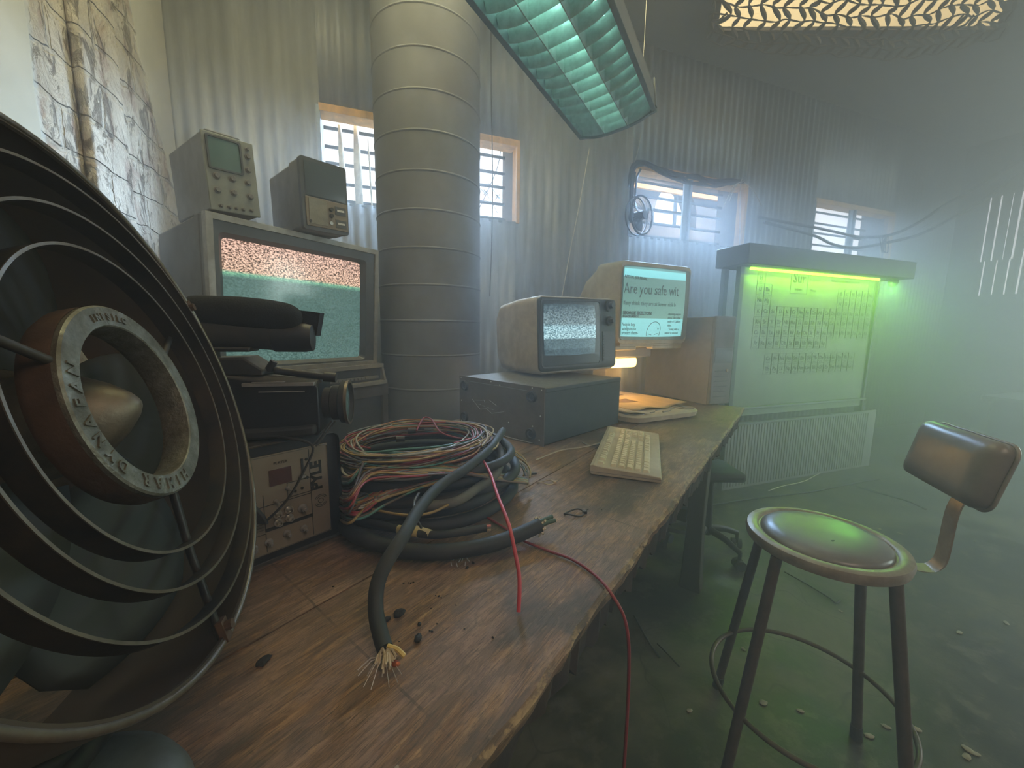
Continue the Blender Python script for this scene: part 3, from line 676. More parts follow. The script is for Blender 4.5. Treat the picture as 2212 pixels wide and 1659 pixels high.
b=B(); b.grid(lambda a,c:(-.05+.10*a,-.03+.14*c-.03*a,.004+.003*math.sin(a*5)),6,5); obj('folded_corner',b,MAT('grey_newsprint',(.35,.32,.27),.9),nw,solid=.0008,smooth=60)

# ------------------------------------------------------------ tower computer + cabinet carrying it
pc=thing('tower_computer','beige-grey tower computer standing at the far end of the bench','computer',fr((1.072,2.085,.76),24))
w,d,h=.150,.50,.478
b=B(); b.box(0,w,.02,d,0,h); obj('case',b,MAT('grey_beige_case',(.24,.225,.195),.55,var=.1,dirt=(.14,.13,.11),damt=.4),pc,bevel=.004)
b=B(); b.box(-.003,w+.003,0,.02,0.004,h+.003); obj('front_panel',b,greycase,pc,bevel=.006)
b=B(); 
for z in(.312,.232): b.box(.006,w-.006,-.002,0,z-.001,z+.002)
b.box(.01,w-.01,-.001,0,.235,.308); obj('drive_bay',b,tvdark,pc)
for k in range(6):
    b=B(); b.box(.02,w-.03,-.0015,.0,.045+k*.028,.050+k*.028); obj('vent_slot',b,tvdark,pc)
b=B(); b.cyl((w-.04,0,.19),(w-.04,-.006,.19),.008); obj('power_button',b,beige,pc)
ps=thing('computer_stand','plain dark wooden box stand under the tower computer','stand',fr((1.09,2.13,0),24))
b=B(); b.box(0,.12,.17,.44,0,.755); obj('box',b,tleg,ps,bevel=.004)

# ------------------------------------------------------------ big television on stand, recorder, instruments
tvst2=staticmat('pink_green_static',[(0,((.05,.12,.105),(.15,.28,.25))),(.71,((.06,.14,.12),(.12,.24,.215))),(.745,((.12,.40,.28),(.32,.75,.45))),(.77,((.12,.06,.035),(1.4,.92,.66))),(1,((.10,.045,.03),(1.4,.88,.68)))],170,zrange=(.047,.492),amp=.50)
tv=thing('console_television','large grey console television showing a peach and green static picture','television',fr((-1.087,1.415,.977),59.2,3.5,.6))
w,d,h=.738,.50,.574
b=B(); b.box(.003,w-.003,.062,.10,.003,h-.003); b.box(.003,.02,.03,.062,.003,h-.003); b.box(w-.018,w-.003,.03,.062,.003,h-.003); b.hexa([(.01,.10,.01),(w-.01,.10,.01),(w-.05,d,.03),(.03,d,.03),(.01,.10,h-.006),(w-.01,.10,h-.006),(w-.05,d,h-.05),(.03,d,h-.05)]); obj('cabinet',b,tvgrey,tv,bevel=.006)
b=B(); o_=[(0,0),(w,0),(w,h),(0,h)]
fo=[(0,0),(w,0),(w,h),(0,h)]; fi=[(.022,.02),(w-.020,.02),(w-.020,h-.022),(.022,h-.022)]
b.loft([[(x,.03,z) for x,z in fo],[(x,0,z) for x,z in fo],[(x,0,z) for x,z in fi],[(x,.02,z) for x,z in fi]],cap=False); obj('silver_frame',b,silver,tv,bevel=.001)
b=B(); hole=ringr(.058,.655,.040,.500,.018,.035); n_=len(hole)
outr=[]
outs=ringr(.0215,w-.0195,.0195,h-.0215,.002,.008)
for p in outs: outr.append(p)
mid=[(p[0],.010,p[2]) for p in ringr(.040,.672,.028,.515,.018,.01)]
b.loft([outr,mid,hole],cap=False); obj('bezel',b,tvdark,tv,smooth=30)
b=B(); b.grid(crt(.050,.663,.034,.506,.020,.050,20,16,pin=.0),20,16); obj('screen',b,tvst2,tv,smooth=80)
b=B(); b.box(.2,.5,.004,.012,.004,.018); b.text('',.01,T(0,0,0)) if 0 else None; obj('control_flap',b,tvdark,tv)
vc=thing('video_recorder','dark video recorder with a silver lip under the big television','video recorder',fr((-1.087,1.415,.866),59.2))
b=B(); b.box(0,.765,.01,.42,.0,.108); obj('case',b,tvdark,vc,bevel=.003)
b=B(); b.box(0,.77,-.012,.01,.086,.106); b.box(.0,.775,-.03,.01,.0,.018); b.hexa([(.762,-.03,.0),(.775,-.03,.0),(.775,.01,0),(.762,.01,0),(.762,-.004,.09),(.775,-.004,.09),(.775,.01,.09),(.762,.01,.09)]); obj('front_lip',b,silver,vc,bevel=.001)
b=B(); b.box(.35,.74,-.004,.01,.030,.044)
for k in range(8): b.box(.5+k*.022,.515+k*.022,-.010,-.004,.032,.042)
obj('button_row',b,greycase,vc)
sd=thing('television_stand','grey-brown cabinet under the large television and video recorder','stand',fr((-1.10,1.40,0),59.2))
sm_=MAT('grey_brown_laminate',(.13,.12,.105),.6,var=.15,scale=8,dirt=(.07,.065,.06),damt=.5,dscale=5)
b=B(); b.box(0,.83,.0,.45,.80,.862); obj('top_panel',b,sm_,sd,bevel=.002)
b=B(); b.box(.01,.80,.02,.44,0,.80); obj('cabinet_body',b,tvdark,sd,bevel=.002)
b=B(); b.box(.79,.825,.0,.44,0,.80); obj('side_post',b,sm_,sd,bevel=.002)

def knob(x,z,r_,par,mat_=greycase,ln=.012,name='knob'):
    b=B(); b.lathe([(0,ln),(r_*.72,ln),(r_*.8,ln*.9),(r_*.85,.003),(r_*1.15,.002),(r_*1.15,0),(0,0)],20,T(x,0,z)@RX(90)); b.box(x-.0008,x+.0008,-ln-.0008,-ln+.0003,z,z+r_*.7); return obj(name,b,mat_,par)
sp=thing('oscilloscope','grey oscilloscope with small green screen and many knobs, on the left of the big television','oscilloscope',fr((-1.047,1.423,1.560),54,1.0,-2.6))
w,d,h=.154,.36,.250
b=B(); b.box(0,w,.008,d,0,h); obj('case',b,greycase,sp,bevel=.005)
b=B(); b.box(-.002,w+.002,0,.010,-.002,h+.002); obj('face',b,MAT('greenish_instrument_face',(.24,.255,.225),.55,var=.1,dirt=(.12,.12,.10),damt=.4,dscale=16),sp,bevel=.003)
b=B(); b.loft([ringr(.008,.114,.133,.242,.006,.0),ringr(.008,.114,.133,.242,.006,-.006),ringr(.014,.108,.139,.236,.005,-.006),ringr(.014,.108,.139,.236,.005,-.001)],cap=False); obj('screen_rim',b,tvdark,sp)
b=B(); b.grid(crt(.012,.110,.136,.239,.003,-.001),6,6); obj('screen',b,glassgreen,sp,smooth=80)
for x,z,r_ in((.028,.113,.010),(.076,.114,.010),(.125,.113,.0095),(.026,.067,.010),(.075,.068,.010),(.127,.066,.010),(.131,.157,.009),(.134,.202,.009),(.135,.228,.0065),(.030,.016,.006),(.056,.016,.006),(.077,.016,.005),(.099,.016,.006),(.126,.018,.006)): knob(x,z,r_,sp)
b=B(); 
for x0 in(.03,.12):
    b.box(x0,x0+.01,.05,.07,h,h+.012)
b.box(.025,.135,.045,.30,h+.010,h+.024); obj('carry_handle',b,tvdark,sp,bevel=.004)
mt=thing('portable_receiver','small grey portable television receiver with dials, on the right of the big television','television',fr((-.836,1.632,1.551),50.2,.5,-.9))
w,d,h=.185,.33,.270
b=B(); b.loft([ringr(0,w,0,h,.012,.02),ringr(0,w,0,h,.012,.10),ringr(.004,w-.004,.002,h-.006,.012,.105),ringr(.006,w-.006,.002,h-.012,.012,d)]); obj('case',b,greycase,mt,smooth=40)
b=B(); b.loft([ringr(-.002,w+.002,-.002,h+.002,.012,.022),ringr(-.002,w+.002,-.002,h+.002,.012,.0)],cap=True); obj('front_frame',b,tvdark,mt,smooth=40)
b=B(); b.grid(crt(.014,.177,.130,.257,.006,-.001),8,8); obj('screen',b,glassdark,mt,smooth=80)
b=B(); b.box(.010,.183,-.004,0,.012,.124); obj('control_panel',b,paneltan,mt,bevel=.002)
b=B(); b.box(.022,.094,-.006,-.004,.022,.118); obj('speaker_cloth',b,MAT('grey_speaker_cloth',(.22,.21,.17),.9,bmp=.5,bscale=300),mt)
for z in(.090,.065): 
    b=B(); b.cyl((.110,-.004,z),(.110,-.016,z),.008,.007,14); obj('knob',b,blackp,mt)
b=B(); b.cyl((.108,-.004,.036),(.108,-.010,.036),.007); b.cyl((.108,-.010,.036),(.108,-.0105,.036),.003); obj('jack_socket',b,chrome,mt)
b=B(); b.cyl((.024,-.006,.030),(.024,-.009,.030),.005); obj('power_button',b,blackp,mt)
for z in(.092,.040):
    b=B(); b.box(.128,.174,-.006,-.004,z-.017,z+.015); b.box(.132,.170,-.0065,-.006,z-.013,z+.011); obj('dial_window',b,tvdark,mt)
    b=B(); b.box(.136,.166,-.0075,-.0065,z-.004,z+.004); obj('dial_scale',b,whitep,mt)
b=B(); b.tube([(.13,.05,h),(.16,.06,h+.016),(.20,.07,h+.022)],.003,6); obj('aerial',b,blackp,mt)

# ------------------------------------------------------------ mixer amplifier with printed panel
py=thing('mixer_amplifier','black mixer amplifier with a tan printed panel of sockets, sliders and knobs beside the fan','amplifier',fr((-.479,.531,.76),50.5))
w,d,h=.241,.25,.205
b=B(); b.loft([ringr(.035,w,0,h,.014,.012),ringr(.035,w,0,h,.014,d)]); b.loft([ringr(.035,w,0,h,.014,.0),ringr(.035,w,0,h,.014,.010),ringr(.050,w-.022,.017,h-.020,.004,.010),ringr(.022,w-.022,.017,h-.020,.004,.004)],cap=False); obj('case',b,blackp,py,bevel=.001,smooth=50)
b=B(); b.box(.048,w-.021,.0055,.008,.015,h-.018); obj('face_panel',b,paneltan,py)
b=B()
YF=.0052
def ln(x0,z0,x1,z1,t_=.0005): b.box(min(x0,x1)-t_,max(x0,x1)+t_,YF-.0003,YF+.0003,min(z0,z1)-t_,max(z0,z1)+t_)
for q in((.187,.019,.187,.182),(.103,.100,.186,.100),(.110,.055,.186,.060),(.110,.055,.110,.119),(.052,.052,.110,.052),(.052,.110,.10,.110),(.148,.104,.186,.104),(.148,.104,.148,.130),(.148,.130,.186,.130),(.11,.019,.11,.052)): ln(*q)
b.text('PYLE',.0260,T(.2065,YF,.130)@FACE@RZ(90),bold=.0012,ext=.0004)
for r_ in(.0045,.0085,.0115):
    for a0,a1 in((0,360),) if r_<.005 else ((25,155),(205,335)):
        pts=[(.2035+r_*math.cos(R(a0+(a1-a0)*k/16)),YF-.0003,.080+r_*math.sin(R(a0+(a1-a0)*k/16))) for k in range(17)]; b.tube(pts,.0006,4)
b.text('PLAYER',.0065,T(.140,YF,.168)@FACE); b.text('EQUALIZER',.0050,T(.085,YF,.098)@FACE)
for k in range(7): ln(.055,.060+k*.005,.107,.060+k*.005,.00015)
for k in range(2): b.box(.078+k*.017,.0805+k*.017,YF-.0008,YF,.058,.094)
b.box(.062,.0645,YF-.0008,YF,.058,.094)
b.box(.1725,.1765,YF-.0008,YF,.137,.168); b.box(.1665,.1805,YF-.0008,YF,.1325,.1345)
for x,z in((.172,.114),(.160,.112),(.182,.131),(.182,.165)): b.cyl((x,YF,z),(x,YF-.001,z),.0026,.0026,10)
obj('panel_print',b,ink,py,smooth=0)
b=B(); b.box(.121,.156,YF-.0012,YF,.132,.160); obj('display_window',b,MAT('dark_red_display',(.07,.03,.025),.3),py)
b=B(); b.box(.1685,.1785,YF-.004,YF,.1335,.1375); b.box(.172,.175,YF-.006,YF,.1365,.141); obj('sd_slider',b,silver,py)
for x,z in((.129,.081),(.147,.083),(.129,.066),(.147,.068)):
    b=B(); b.cyl((x,YF,z),(x,YF-.004,z),.0070,.0070,18); b.lathe([(.0045,0),(.0045,.008),(.003,.008),(.003,.004)],16,T(x,YF-.004,z)@RX(90)); obj('phono_socket',b,chrome,py)
b=B(); b.cyl((.138,YF,.074),(.138,YF-.003,.074),.002); obj('screw',b,chrome,py)
for x,z,r_ in((.170,.077,.0078),(.142,.040,.0065),(.170,.038,.0065),(.113,.036,.0065),(.090,.034,.0065),(.128,.104,.0038),(.148,.121,.0035)):
    b=B(); b.lathe([(0,.012),(r_*.55,.012),(r_*.6,.004),(r_,.002),(r_,0),(0,0)],18,T(x,YF,z)@RX(90)); b.cyl((x,YF-.012,z),(x,YF-.0155,z),r_*.42,r_*.3,10); obj('knob',b,greycase,py)
for x in(.063,.079,.096):
    b=B(); z=.076+.004*math.sin(x*99); b.box(x-.004,x+.004,YF-.005,YF,z-.002,z+.002); obj('slider_cap',b,silver,py)
for x,y in((.03,.03),(.21,.03),(.03,.22),(.21,.22)):
    pass
b=B(); b.box(.05,.22,.05,.20,h,h+.006); obj('top_vent',b,blackr,py,bevel=.002)

# ------------------------------------------------------------ shoulder camcorder lying on the mixer
cdir=V((.978,.208,0)).normalized(); cyaw=math.degrees(math.atan2(cdir.y,cdir.x))
# origin: right end of body, bottom, near side ; x back along -cdir
cm=thing('shoulder_camcorder','black shoulder camcorder with foam microphone and eyepiece lying on the mixer amplifier','camcorder',T(*atz(692,941,.972))@RZ(cyaw))
b=B(); b.loft([[(x,y,z) for y,z in((0,.0+lo),(0,hi),(.012,hi+.006),(.078,hi+.006),(.09,hi),(.09,lo))] for x,lo,hi in((-.30,.03,.112),(-.16,.022,.108),(-.11,.0,.100),(-.004,.0,.090),(0,.006,.084))]); obj('body',b,blackp,cm,bevel=.002,smooth=30)
b=B(); b.loft([[(x,y,z) for y,z in((.004,.106),(.08,.106),(.075,t_),(.01,t_))] for x,t_ in((-.20,.112),(-.19,.134),(-.115,.136),(-.085,.114))]); obj('top_housing',b,blackp,cm,bevel=.003)
b=B(); b.box(-.115,-.005,-.003,.03,.088,.094); b.box(-.10,-.05,-.004,.02,.0945,.096); obj('control_plate',b,greycase,cm,bevel=.001)
b=B(); b.box(-.09,-.02,-.0045,-.0025,.0785,.0800); obj('trim_stripe',b,silver,cm)
b=B(); b.lathe([(.0,0),(.028,0),(.028,.012),(.032,.014),(.032,.026),(.038,.029),(.040,.042),(.037,.042),(.035,.034),(.0,.032)],36,T(.0,.045,.050)@RY(90)); obj('lens_barrel',b,blackr,cm,smooth=40)
b=B(); b.lathe([(.0365,0),(.0405,0),(.0405,.005),(.0365,.005)],36,T(.038,.045,.050)@RY(90)); obj('lens_rim',b,fanedge,cm,smooth=40)
b=B(); b.lathe([(0,.004),(.02,.002),(.036,0)],30,T(.035,.045,.050)@RY(90)); obj('lens_glass',b,glassgreen,cm,smooth=80)
b=B(); b.cyl((-.075,.03,.112),(.004,.03,.100),.0065,.0060,14); b.cyl((.004,.03,.100),(.024,.03,.098),.009,.009,14); b.cyl((-.085,.03,.112),(-.075,.03,.128),.007,.006,12); obj('zoom_rod',b,blackp,cm)
# eyepiece tube
b=B(); b.tube(smoothpts([(-.30,.02,.175),(-.20,.02,.178),(-.10,.02,.174),(-.065,.02,.170)],5),lambda t_:.026-.003*t_,18,flat=.85); obj('viewfinder_tube',b,blackr,cm)
b=B(); b.loft([[(x,.02+r_*.85*math.cos(2*PI*k/20),.169+r_*math.sin(2*PI*k/20)) for k in range(20)] for x,r_ in((-.072,.019),(-.068,.024),(-.02,.0245),(-.008,.022),(-.006,.012))]); obj('eyecup',b,blackp,cm,smooth=45)
b=B(); b.box(-.26,-.10,.0,.04,.146,.153); b.box(-.20,-.16,.01,.04,.118,.15); obj('viewfinder_bracket',b,blackp,cm,bevel=.002)
# mic
b=B(); b.tube(smoothpts([(-.36,.015,.222),(-.24,.015,.216),(-.17,.015,.214)],4),.015,16); obj('microphone_stem',b,blackr,cm)
b=B(); b.tube(smoothpts([(-.185,.015,.214),(-.12,.015,.210),(-.06,.015,.205),(-.022,.015,.201)],6),lambda t_:(.021+.005*math.sin(PI*min(1,t_*1.1)))*math.sqrt(max(.03,1-max(0,(t_-.75)/.25)**2)) ,18); obj('microphone_foam',b,foam,cm,smooth=80)
b=B(); b.loft([[(-.09,.03,.222),(-.09,.05,.222),(-.09,.05,.216),(-.09,.03,.216)],[(-.01,.028,.214),(-.01,.055,.214),(-.01,.055,.178),(-.01,.028,.178)],[(.004,.026,.212),(.004,.055,.212),(-.004,.055,.172),(-.004,.026,.172)]]); obj('accessory_flap',b,foam,cm)
b=B(); b.tube(smoothpts([(-.12,-.006,.012),(-.06,-.012,.004),(-.01,-.016,-.012),(-.02,-.03,-.05),(-.045,-.045,-.095),(-.075,-.052,-.125)],6),.0025,6,flat=.5); obj('strap_cord',b,blackr,cm)
b=B(); b.tube(smoothpts([(.02,.02,.02),(.006,-.01,-.002),(-.004,-.016,-.014)],5),.0016,5); b.tube(smoothpts([(.014,.02,.02),(.0,-.01,-.002),(-.01,-.016,-.014)],5),.0016,5); obj('lens_cap_cord',b,blackr,cm)
b=B(); b.loft([[(x,y,z) for y,z in((-.012,z0),(-.012,z0+.018),(.03,z0+.018),(.03,z0))] for x,z0 in((-.17,.0),(-.10,-.001),(-.03,.001),(-.005,.004))]); obj('hand_grip_pad',b,blackr,cm,bevel=.005)
b=B(); b.loft([[(-.16,-.055,-.05),(-.12,-.060,-.045),(-.12,-.052,-.045),(-.16,-.047,-.05)],[(-.12,-.058,-.10),(-.075,-.060,-.115),(-.075,-.052,-.115),(-.12,-.05,-.10)],[(-.115,-.058,-.125),(-.07,-.060,-.128),(-.07,-.052,-.128),(-.115,-.05,-.125)]]); obj('hanging_strap',b,blackr,cm,bevel=.002)

# ------------------------------------------------------------ big drum fan
FC=V((-.3421743,.3581672,1.0894898)); FX=V((-.3389909,.94078965,0)); FY=V((-.24125414,-.08693012,.9665607)); FN=FX.cross(FY)
FM=Matrix.Translation(FC)@Matrix((FX,FY,FN)).transposed().to_4x4()
fan=thing('industrial_fan','large black and rusty drum fan with a cast guard badge filling the left foreground','fan',FM)
pol=lambda r_,a,z=0:V((r_*math.cos(R(a)),r_*math.sin(R(a)),z))
def band(r_,z1,wd,th,name,mat_=fanblk):
    b=B(); b.lathe([(r_,z1),(r_,z1-wd),(r_-th,z1-wd),(r_-th,z1),(r_,z1)],128); o=obj(name,b,mat_,fan,smooth=40)
    b=B(); b.lathe([(r_+.0003,z1),(r_+.0003,z1+.0008),(r_-th-.0003,z1+.0008),(r_-th-.0003,z1)],128); obj('worn_edge',b,fanedge,o,smooth=40)
band(.2070,.0013,.016,.0018,'guard_ring'); band(.1730,.0036,.016,.0018,'guard_ring'); band(.1415,.0013,.016,.0018,'guard_ring')
b=B(); b.lathe([(.2497,-.0138),(.2497,-.150),(.2475,-.150),(.2475,-.0158),(.243,-.0138),(.2435,-.011),(.2497,-.0125),(.2497,-.0138)],128); obj('drum_shell',b,MAT('brown_black_drum_steel',(.05,.036,.022),.6,.35,var=.3,scale=8,dirt=(.09,.06,.035),damt=.6,dscale=6,bmp=.15),fan,smooth=40)
b=B(); b.tube([pol(.2485,a,-.0125) for a in range(0,360,4)],.0032,8,closed=True); obj('rolled_rim',b,fanedge,fan,smooth=80)
# rods
for a in(-95,25,148):
    b=B(); b.tube([pol(.086,a,-.006),pol(.15,a,-.012),pol(.246,a,-.016)],.0035,10); obj('spoke',b,fanblk,fan,smooth=80)
    b=B(); b.box(-.010,.012,-.006,.006,-.014,-.008,Matrix.Translation(pol(.238,a))@RZ(a)); b.cyl(pol(.236,a,-.014),pol(.236,a,-.002),.005,.005,8); obj('clamp_bolt',b,rust,fan)
# hub ring with raised lettering
b=B(); b.lathe([(.0712,-.001),(.0722,0),(.0885,0),(.0902,-.0015),(.0905,-.020),(.088,-.026),(.073,-.026),(.0705,-.020),(.0712,-.001)],96); ring=obj('badge_ring',b,cast,fan,smooth=40)
b=B(); b.lathe([(.0908,-.0045),(.0912,-.021),(.0885,-.0265)],96); obj('rusty_ring_side',b,rust,fan,smooth=40)
b=B()
def ringtext(s_,angs,size,r_=.0800,bold=.0003):
    for ch,a in zip(s_,angs):
        b.text(ch,size,Matrix.Translation(pol(r_,a,.0004))@RZ(a-90)@T(0,-size*.36,0),ext=.0009,bold=bold)
ringtext('HIMAR',(-84,-94,-104,-116.5,-128),.0140)
obj('raised_lettering',b,cast,ring,smooth=0); b=B()
ringtext('DYNAFAN',(-148,-157.5,-168,-178.5,170.5,161,151),.0140)
obj('raised_lettering',b,cast,ring,smooth=0); b=B()
ringtext('INPSILC',[104-5.2*k for k in range(7)],.0085)
obj('raised_lettering',b,cast,ring,smooth=0)
# nose cone, hub, blades, motor
b=B(); b.lathe([(0,-.004),(.006,-.0048),(.013,-.010),(.026,-.024),(.040,-.045),(.046,-.062),(.047,-.090),(.0,-.09)],48); obj('nose_cone',b,MAT('oxidised_bronze_spinner',(.13,.085,.05),.38,.7,var=.4,scale=30,dirt=(.24,.21,.16),damt=.6,dscale=20,bmp=.4),fan,smooth=60)
b=B(); b.lathe([(0,-.085),(.062,-.085),(.066,-.092),(.066,-.118),(.0,-.118)],40); obj('hub',b,rust,fan,smooth=40)
for a in(60,132,204,276,348):
    b=B(); rings=[]
    for k in range(9):
        t_=k/8; r_=.055+.178*t_; hw=(.045+.055*math.sin(PI*min(1,t_*.62+.1)))*(1 if t_<.95 else .8); tw=R(34-14*t_); row=[]
        pts=[]
        for q in range(9):
            s_=-1+q/4; x=r_*math.cos(s_*hw/r_*.9); y=r_*math.sin(s_*hw/r_*.9); z=-.096+s_*hw*math.sin(tw)*.62+.006*(1-s_*s_)
            pts.append((x,y,z))
        rings.append(pts)
    b.loft(rings,cap=False,closed=False,M=RZ(a)); obj('blade',b,bladem,fan,solid=.002,smooth=60)
b=B(); b.lathe([(0,-.125),(.074,-.125),(.082,-.132),(.082,-.19),(.07,-.205),(0,-.205)],36); obj('motor_housing',b,greenpaint,fan,smooth=40)
for a in(10,100,190,280):
    b=B(); b.tube([pol(.07,a,-.140),pol(.247,a,-.140)],.006,6,flat=.5); obj('rear_strut',b,fanblk,fan)
# floor yoke and round base on the bench
fb=fan
iF=FM.inverted()
yk=[iF@p for p in smoothpts([FC+FX*.262-FN*.115,FC+FX*.20-FY*.17-FN*.115,FC-FY*.272-FN*.115,FC-FX*.20-FY*.17-FN*.115,FC-FX*.262-FN*.115],8)]
b=B(); b.tube(yk,.008,8,flat=1.0); obj('yoke',b,fanblk,fan,smooth=80)
bc=V((-.345,.225,.76)); b=B(); b.lathe([(0,.052),(.030,.052),(.040,.040),(.080,.032),(.092,.024),(.098,.010),(.098,0),(0,0)],48,iF@Matrix.Translation(bc)); obj('round_base',b,MAT('grey_green_base',(.12,.125,.105),.4,.3,var=.25,scale=12,dirt=(.05,.045,.03),damt=.5),fan,smooth=50)
b=B(); b.tube([iF@(bc+V((0,0,.045))),iF@(FC-FY*.272-FN*.115)],.014,12); obj('stem',b,fanblk,fan)

# ------------------------------------------------------------ cable heap
HC=V((-.215,.900,.76))
def coilpts(cx,cy,rx,ry,z,rot,turns=1.0,a0=0,wob=.01,zw=.006,seed=0,n_=26,tilt=0,zdrop=0):
    r_=random.Random(seed); ph=[r_.uniform(0,6.28) for _ in range(4)]; pts=[]
    N_=max(6,int(n_*turns))
    for k in range(N_+1):
        t_=k/N_; a=a0+2*PI*turns*t_
        w1=1+wob*math.sin(2*a+ph[0])+wob*.7*math.sin(3*a+ph[1])+wob*.6*math.sin(5*t_*6+ph[2])
        x=rx*w1*math.cos(a); y=ry*w1*math.sin(a)
        X_=x*math.cos(rot)-y*math.sin(rot); Y_=x*math.sin(rot)+y*math.cos(rot)
        pts.append(V((cx+X_,cy+Y_,z+zw*math.sin(a*1.5+ph[3])+tilt*X_+zdrop*t_)))
    return pts
thick='thick dusty black cable coiled into the heap beside the mixer'
ROT=R(25)
for k,(rx,ry,z,r_,s_) in enumerate([(.218,.235,.777,.013,1),(.215,.228,.803,.012,2),(.215,.225,.825,.012,3),(.20,.215,.845,.011,4),(.215,.20,.862,.010,5),(.175,.20,.800,.011,6),(.185,.185,.83,.010,7)]):
    b=B(); b.tube(smoothpts(coilpts(HC.x-.01*(k%2),HC.y+.04,rx,ry,z,ROT,1.0,k*.9,.03,.004,s_)[:-1],3,True),r_,10,closed=True)
    obj('black_cable',b,blackr,label=thick,cat='cable',group='thick black coils in the cable heap',smooth=80)
# free thick cables
def tubeobj(name,pts,r_,mat_,label,cat='cable',group=None,seg=10,nsm=8,parent=None,**k):
    b=B(); b.tube(smoothpts(pts,nsm),r_,seg,**k); return obj(name,b,mat_,parent,label,cat if label else None,group,smooth=80)
pz=lambda x,y,z:atz(x,y,z)
arc=thing('stripped_cable','thick black cable draped over the heap, its frayed end hanging down to the bench','cable')
pA=[pz(1062,965,.885),pz(1010,1010,.880),pz(950,1050,.872),pz(905,1100,.868),pz(870,1160,.862),pz(835,1215,.845),pz(815,1265,.823),pz(812,1320,.80),pz(822,1370,.785),pz(832,1402,.778)]
pA=[pz(1086,930,.872)]+pA
b=B(); b.tube(smoothpts(pA,8),.0098,14); obj('cable_sheath',b,blackr,arc,smooth=80)
endp=pA[-1]; b=B(); r4=random.Random(4)
for k in range(26):
    d_=V((r4.uniform(-.3,1.2),-1+r4.uniform(-.2,.5),r4.uniform(-.5,.3))).normalized()*r4.uniform(.008,.022); q=endp+V((r4.uniform(-.006,.006),-.002,r4.uniform(-.004,.006))); b.tube([q,q+d_*.6+V((0,0,.002)),V((q.x+d_.x,q.y+d_.y,max(.762,q.z+d_.z-.004)))],.0012,4)
obj('frayed_fibre',b,shredm,arc)
b=B()
for k in range(9):
    a=R(200+k*16); L_=r4.uniform(.018,.036); q=endp+V((0,-.004,-.006)); b.tube([q,q+V((math.cos(a)*L_*.5,math.sin(a)*L_*.5,.002)),V((q.x+math.cos(a)*L_,q.y+math.sin(a)*L_,.763))],.0009,4,flat=.4)
obj('film_strand',b,plasticfilm,arc)
b=B(); b.sphere(endp+V((.016,-.012,-.008)),.0045,(1.2,.9,.8),8,jit=.1); obj('copper_bit',b,MAT('dull_copper',(.35,.10,.04),.4,.7),arc)
b=B(); b.tube([endp+V((.004,-.002,.006)),endp+V((.016,-.006,.006)),endp+V((.026,-.010,.0))],.0028,6); obj('yellow_core',b,MAT('dirty_yellow_sheath',(.50,.34,.10),.6),arc)
# front cable with three cores
fc=thing('three_core_cable','thick black cable curving along the front of the heap, ending in three short green-black cores','cable')
pf_=[atD(712,1100,.97),pz(760,1150,.785),pz(830,1178,.782),pz(900,1192,.780),pz(980,1190,.780),pz(1060,1176,.780),pz(1120,1155,.783),pz(1165,1135,.787)]
b=B(); b.tube(smoothpts(pf_,8),.0135,14); obj('cable_sheath',b,blackr,fc,smooth=80)
dd=(pf_[-1]-pf_[-2]).normalized(); sd_=V((-dd.y,dd.x,0))
for k,(o1,o2,mm) in enumerate(((-.006,.003,'g'),(.0,.007,'g'),(.007,-.001,'k'))):
    b=B(); q=pf_[-1]+sd_*o1+V((0,0,o2)); b.tube([q-dd*.01,q+dd*.018,q+dd*.032+sd_*o1*.6],.0042,8); obj('cable_core',b,MAT('dark_green_core',(.05,.09,.05),.5) if mm=='g' else blackp,fc,smooth=80)
b=B(); q=pf_[-1]
for k in range(8): 
    a=2*PI*k/8; o_=sd_*math.cos(a)*.0145+V((0,0,math.sin(a)*.0145)); b.tube([q+o_-dd*.003,q+o_*1.05+dd*.003,q+o_*(1.2 if k%3 else 1.7)],.0022,5)
obj('tape_binding',b,MAT('frayed_cream_tape',(.58,.50,.36),.8),fc)
tc_=thing('taped_cable','thinner black cable wrapped with yellow tape lying behind the front cable','cable')
pt_=[pz(800,1128,.800),pz(860,1143,.798),pz(930,1155,.797),pz(990,1150,.797),pz(1050,1140,.797)]
b=B(); b.tube(smoothpts(pt_,8),.0072,12); obj('cable_sheath',b,blackr,tc_,smooth=80)
b=B(); b.tube(smoothpts(pt_,8)[8:14],.0076,12); obj('yellow_tape',b,tape,tc_,smooth=80)
b=B(); b.tube([pt_[1]+V((.03,-.002,.001)),pt_[2]+V((0,0,.001))],.0077,12); obj('yellow_tape',b,MAT('pale_tape',(.5,.42,.25),.7),tc_,smooth=80)
for k in range(3):
    q=pt_[-1]+V((0,0,.003*(k-1))); b=B(); b.tube([q,q+V((.009,.001,.001*(k-1)))],.0022,6); obj('wire_core',b,(shredm,stoolpaint,MAT('pink_core',(.6,.2,.2),.5))[k],tc_)
# outer grey hose round the right of the heap
tubeobj('grey_hose',[pz(905,925,.84),pz(1010,918,.862),pz(1062,945,.862),pz(1082,985,.852),pz(1070,1025,.845),pz(1030,1055,.838),pz(980,1085,.835),pz(900,1095,.83)],.0095,MAT('dusty_grey_hose',(.085,.08,.07),.7,var=.2,dirt=(.17,.155,.13),damt=.5,dscale=15),'dusty grey hose arching round the right side of the cable heap')
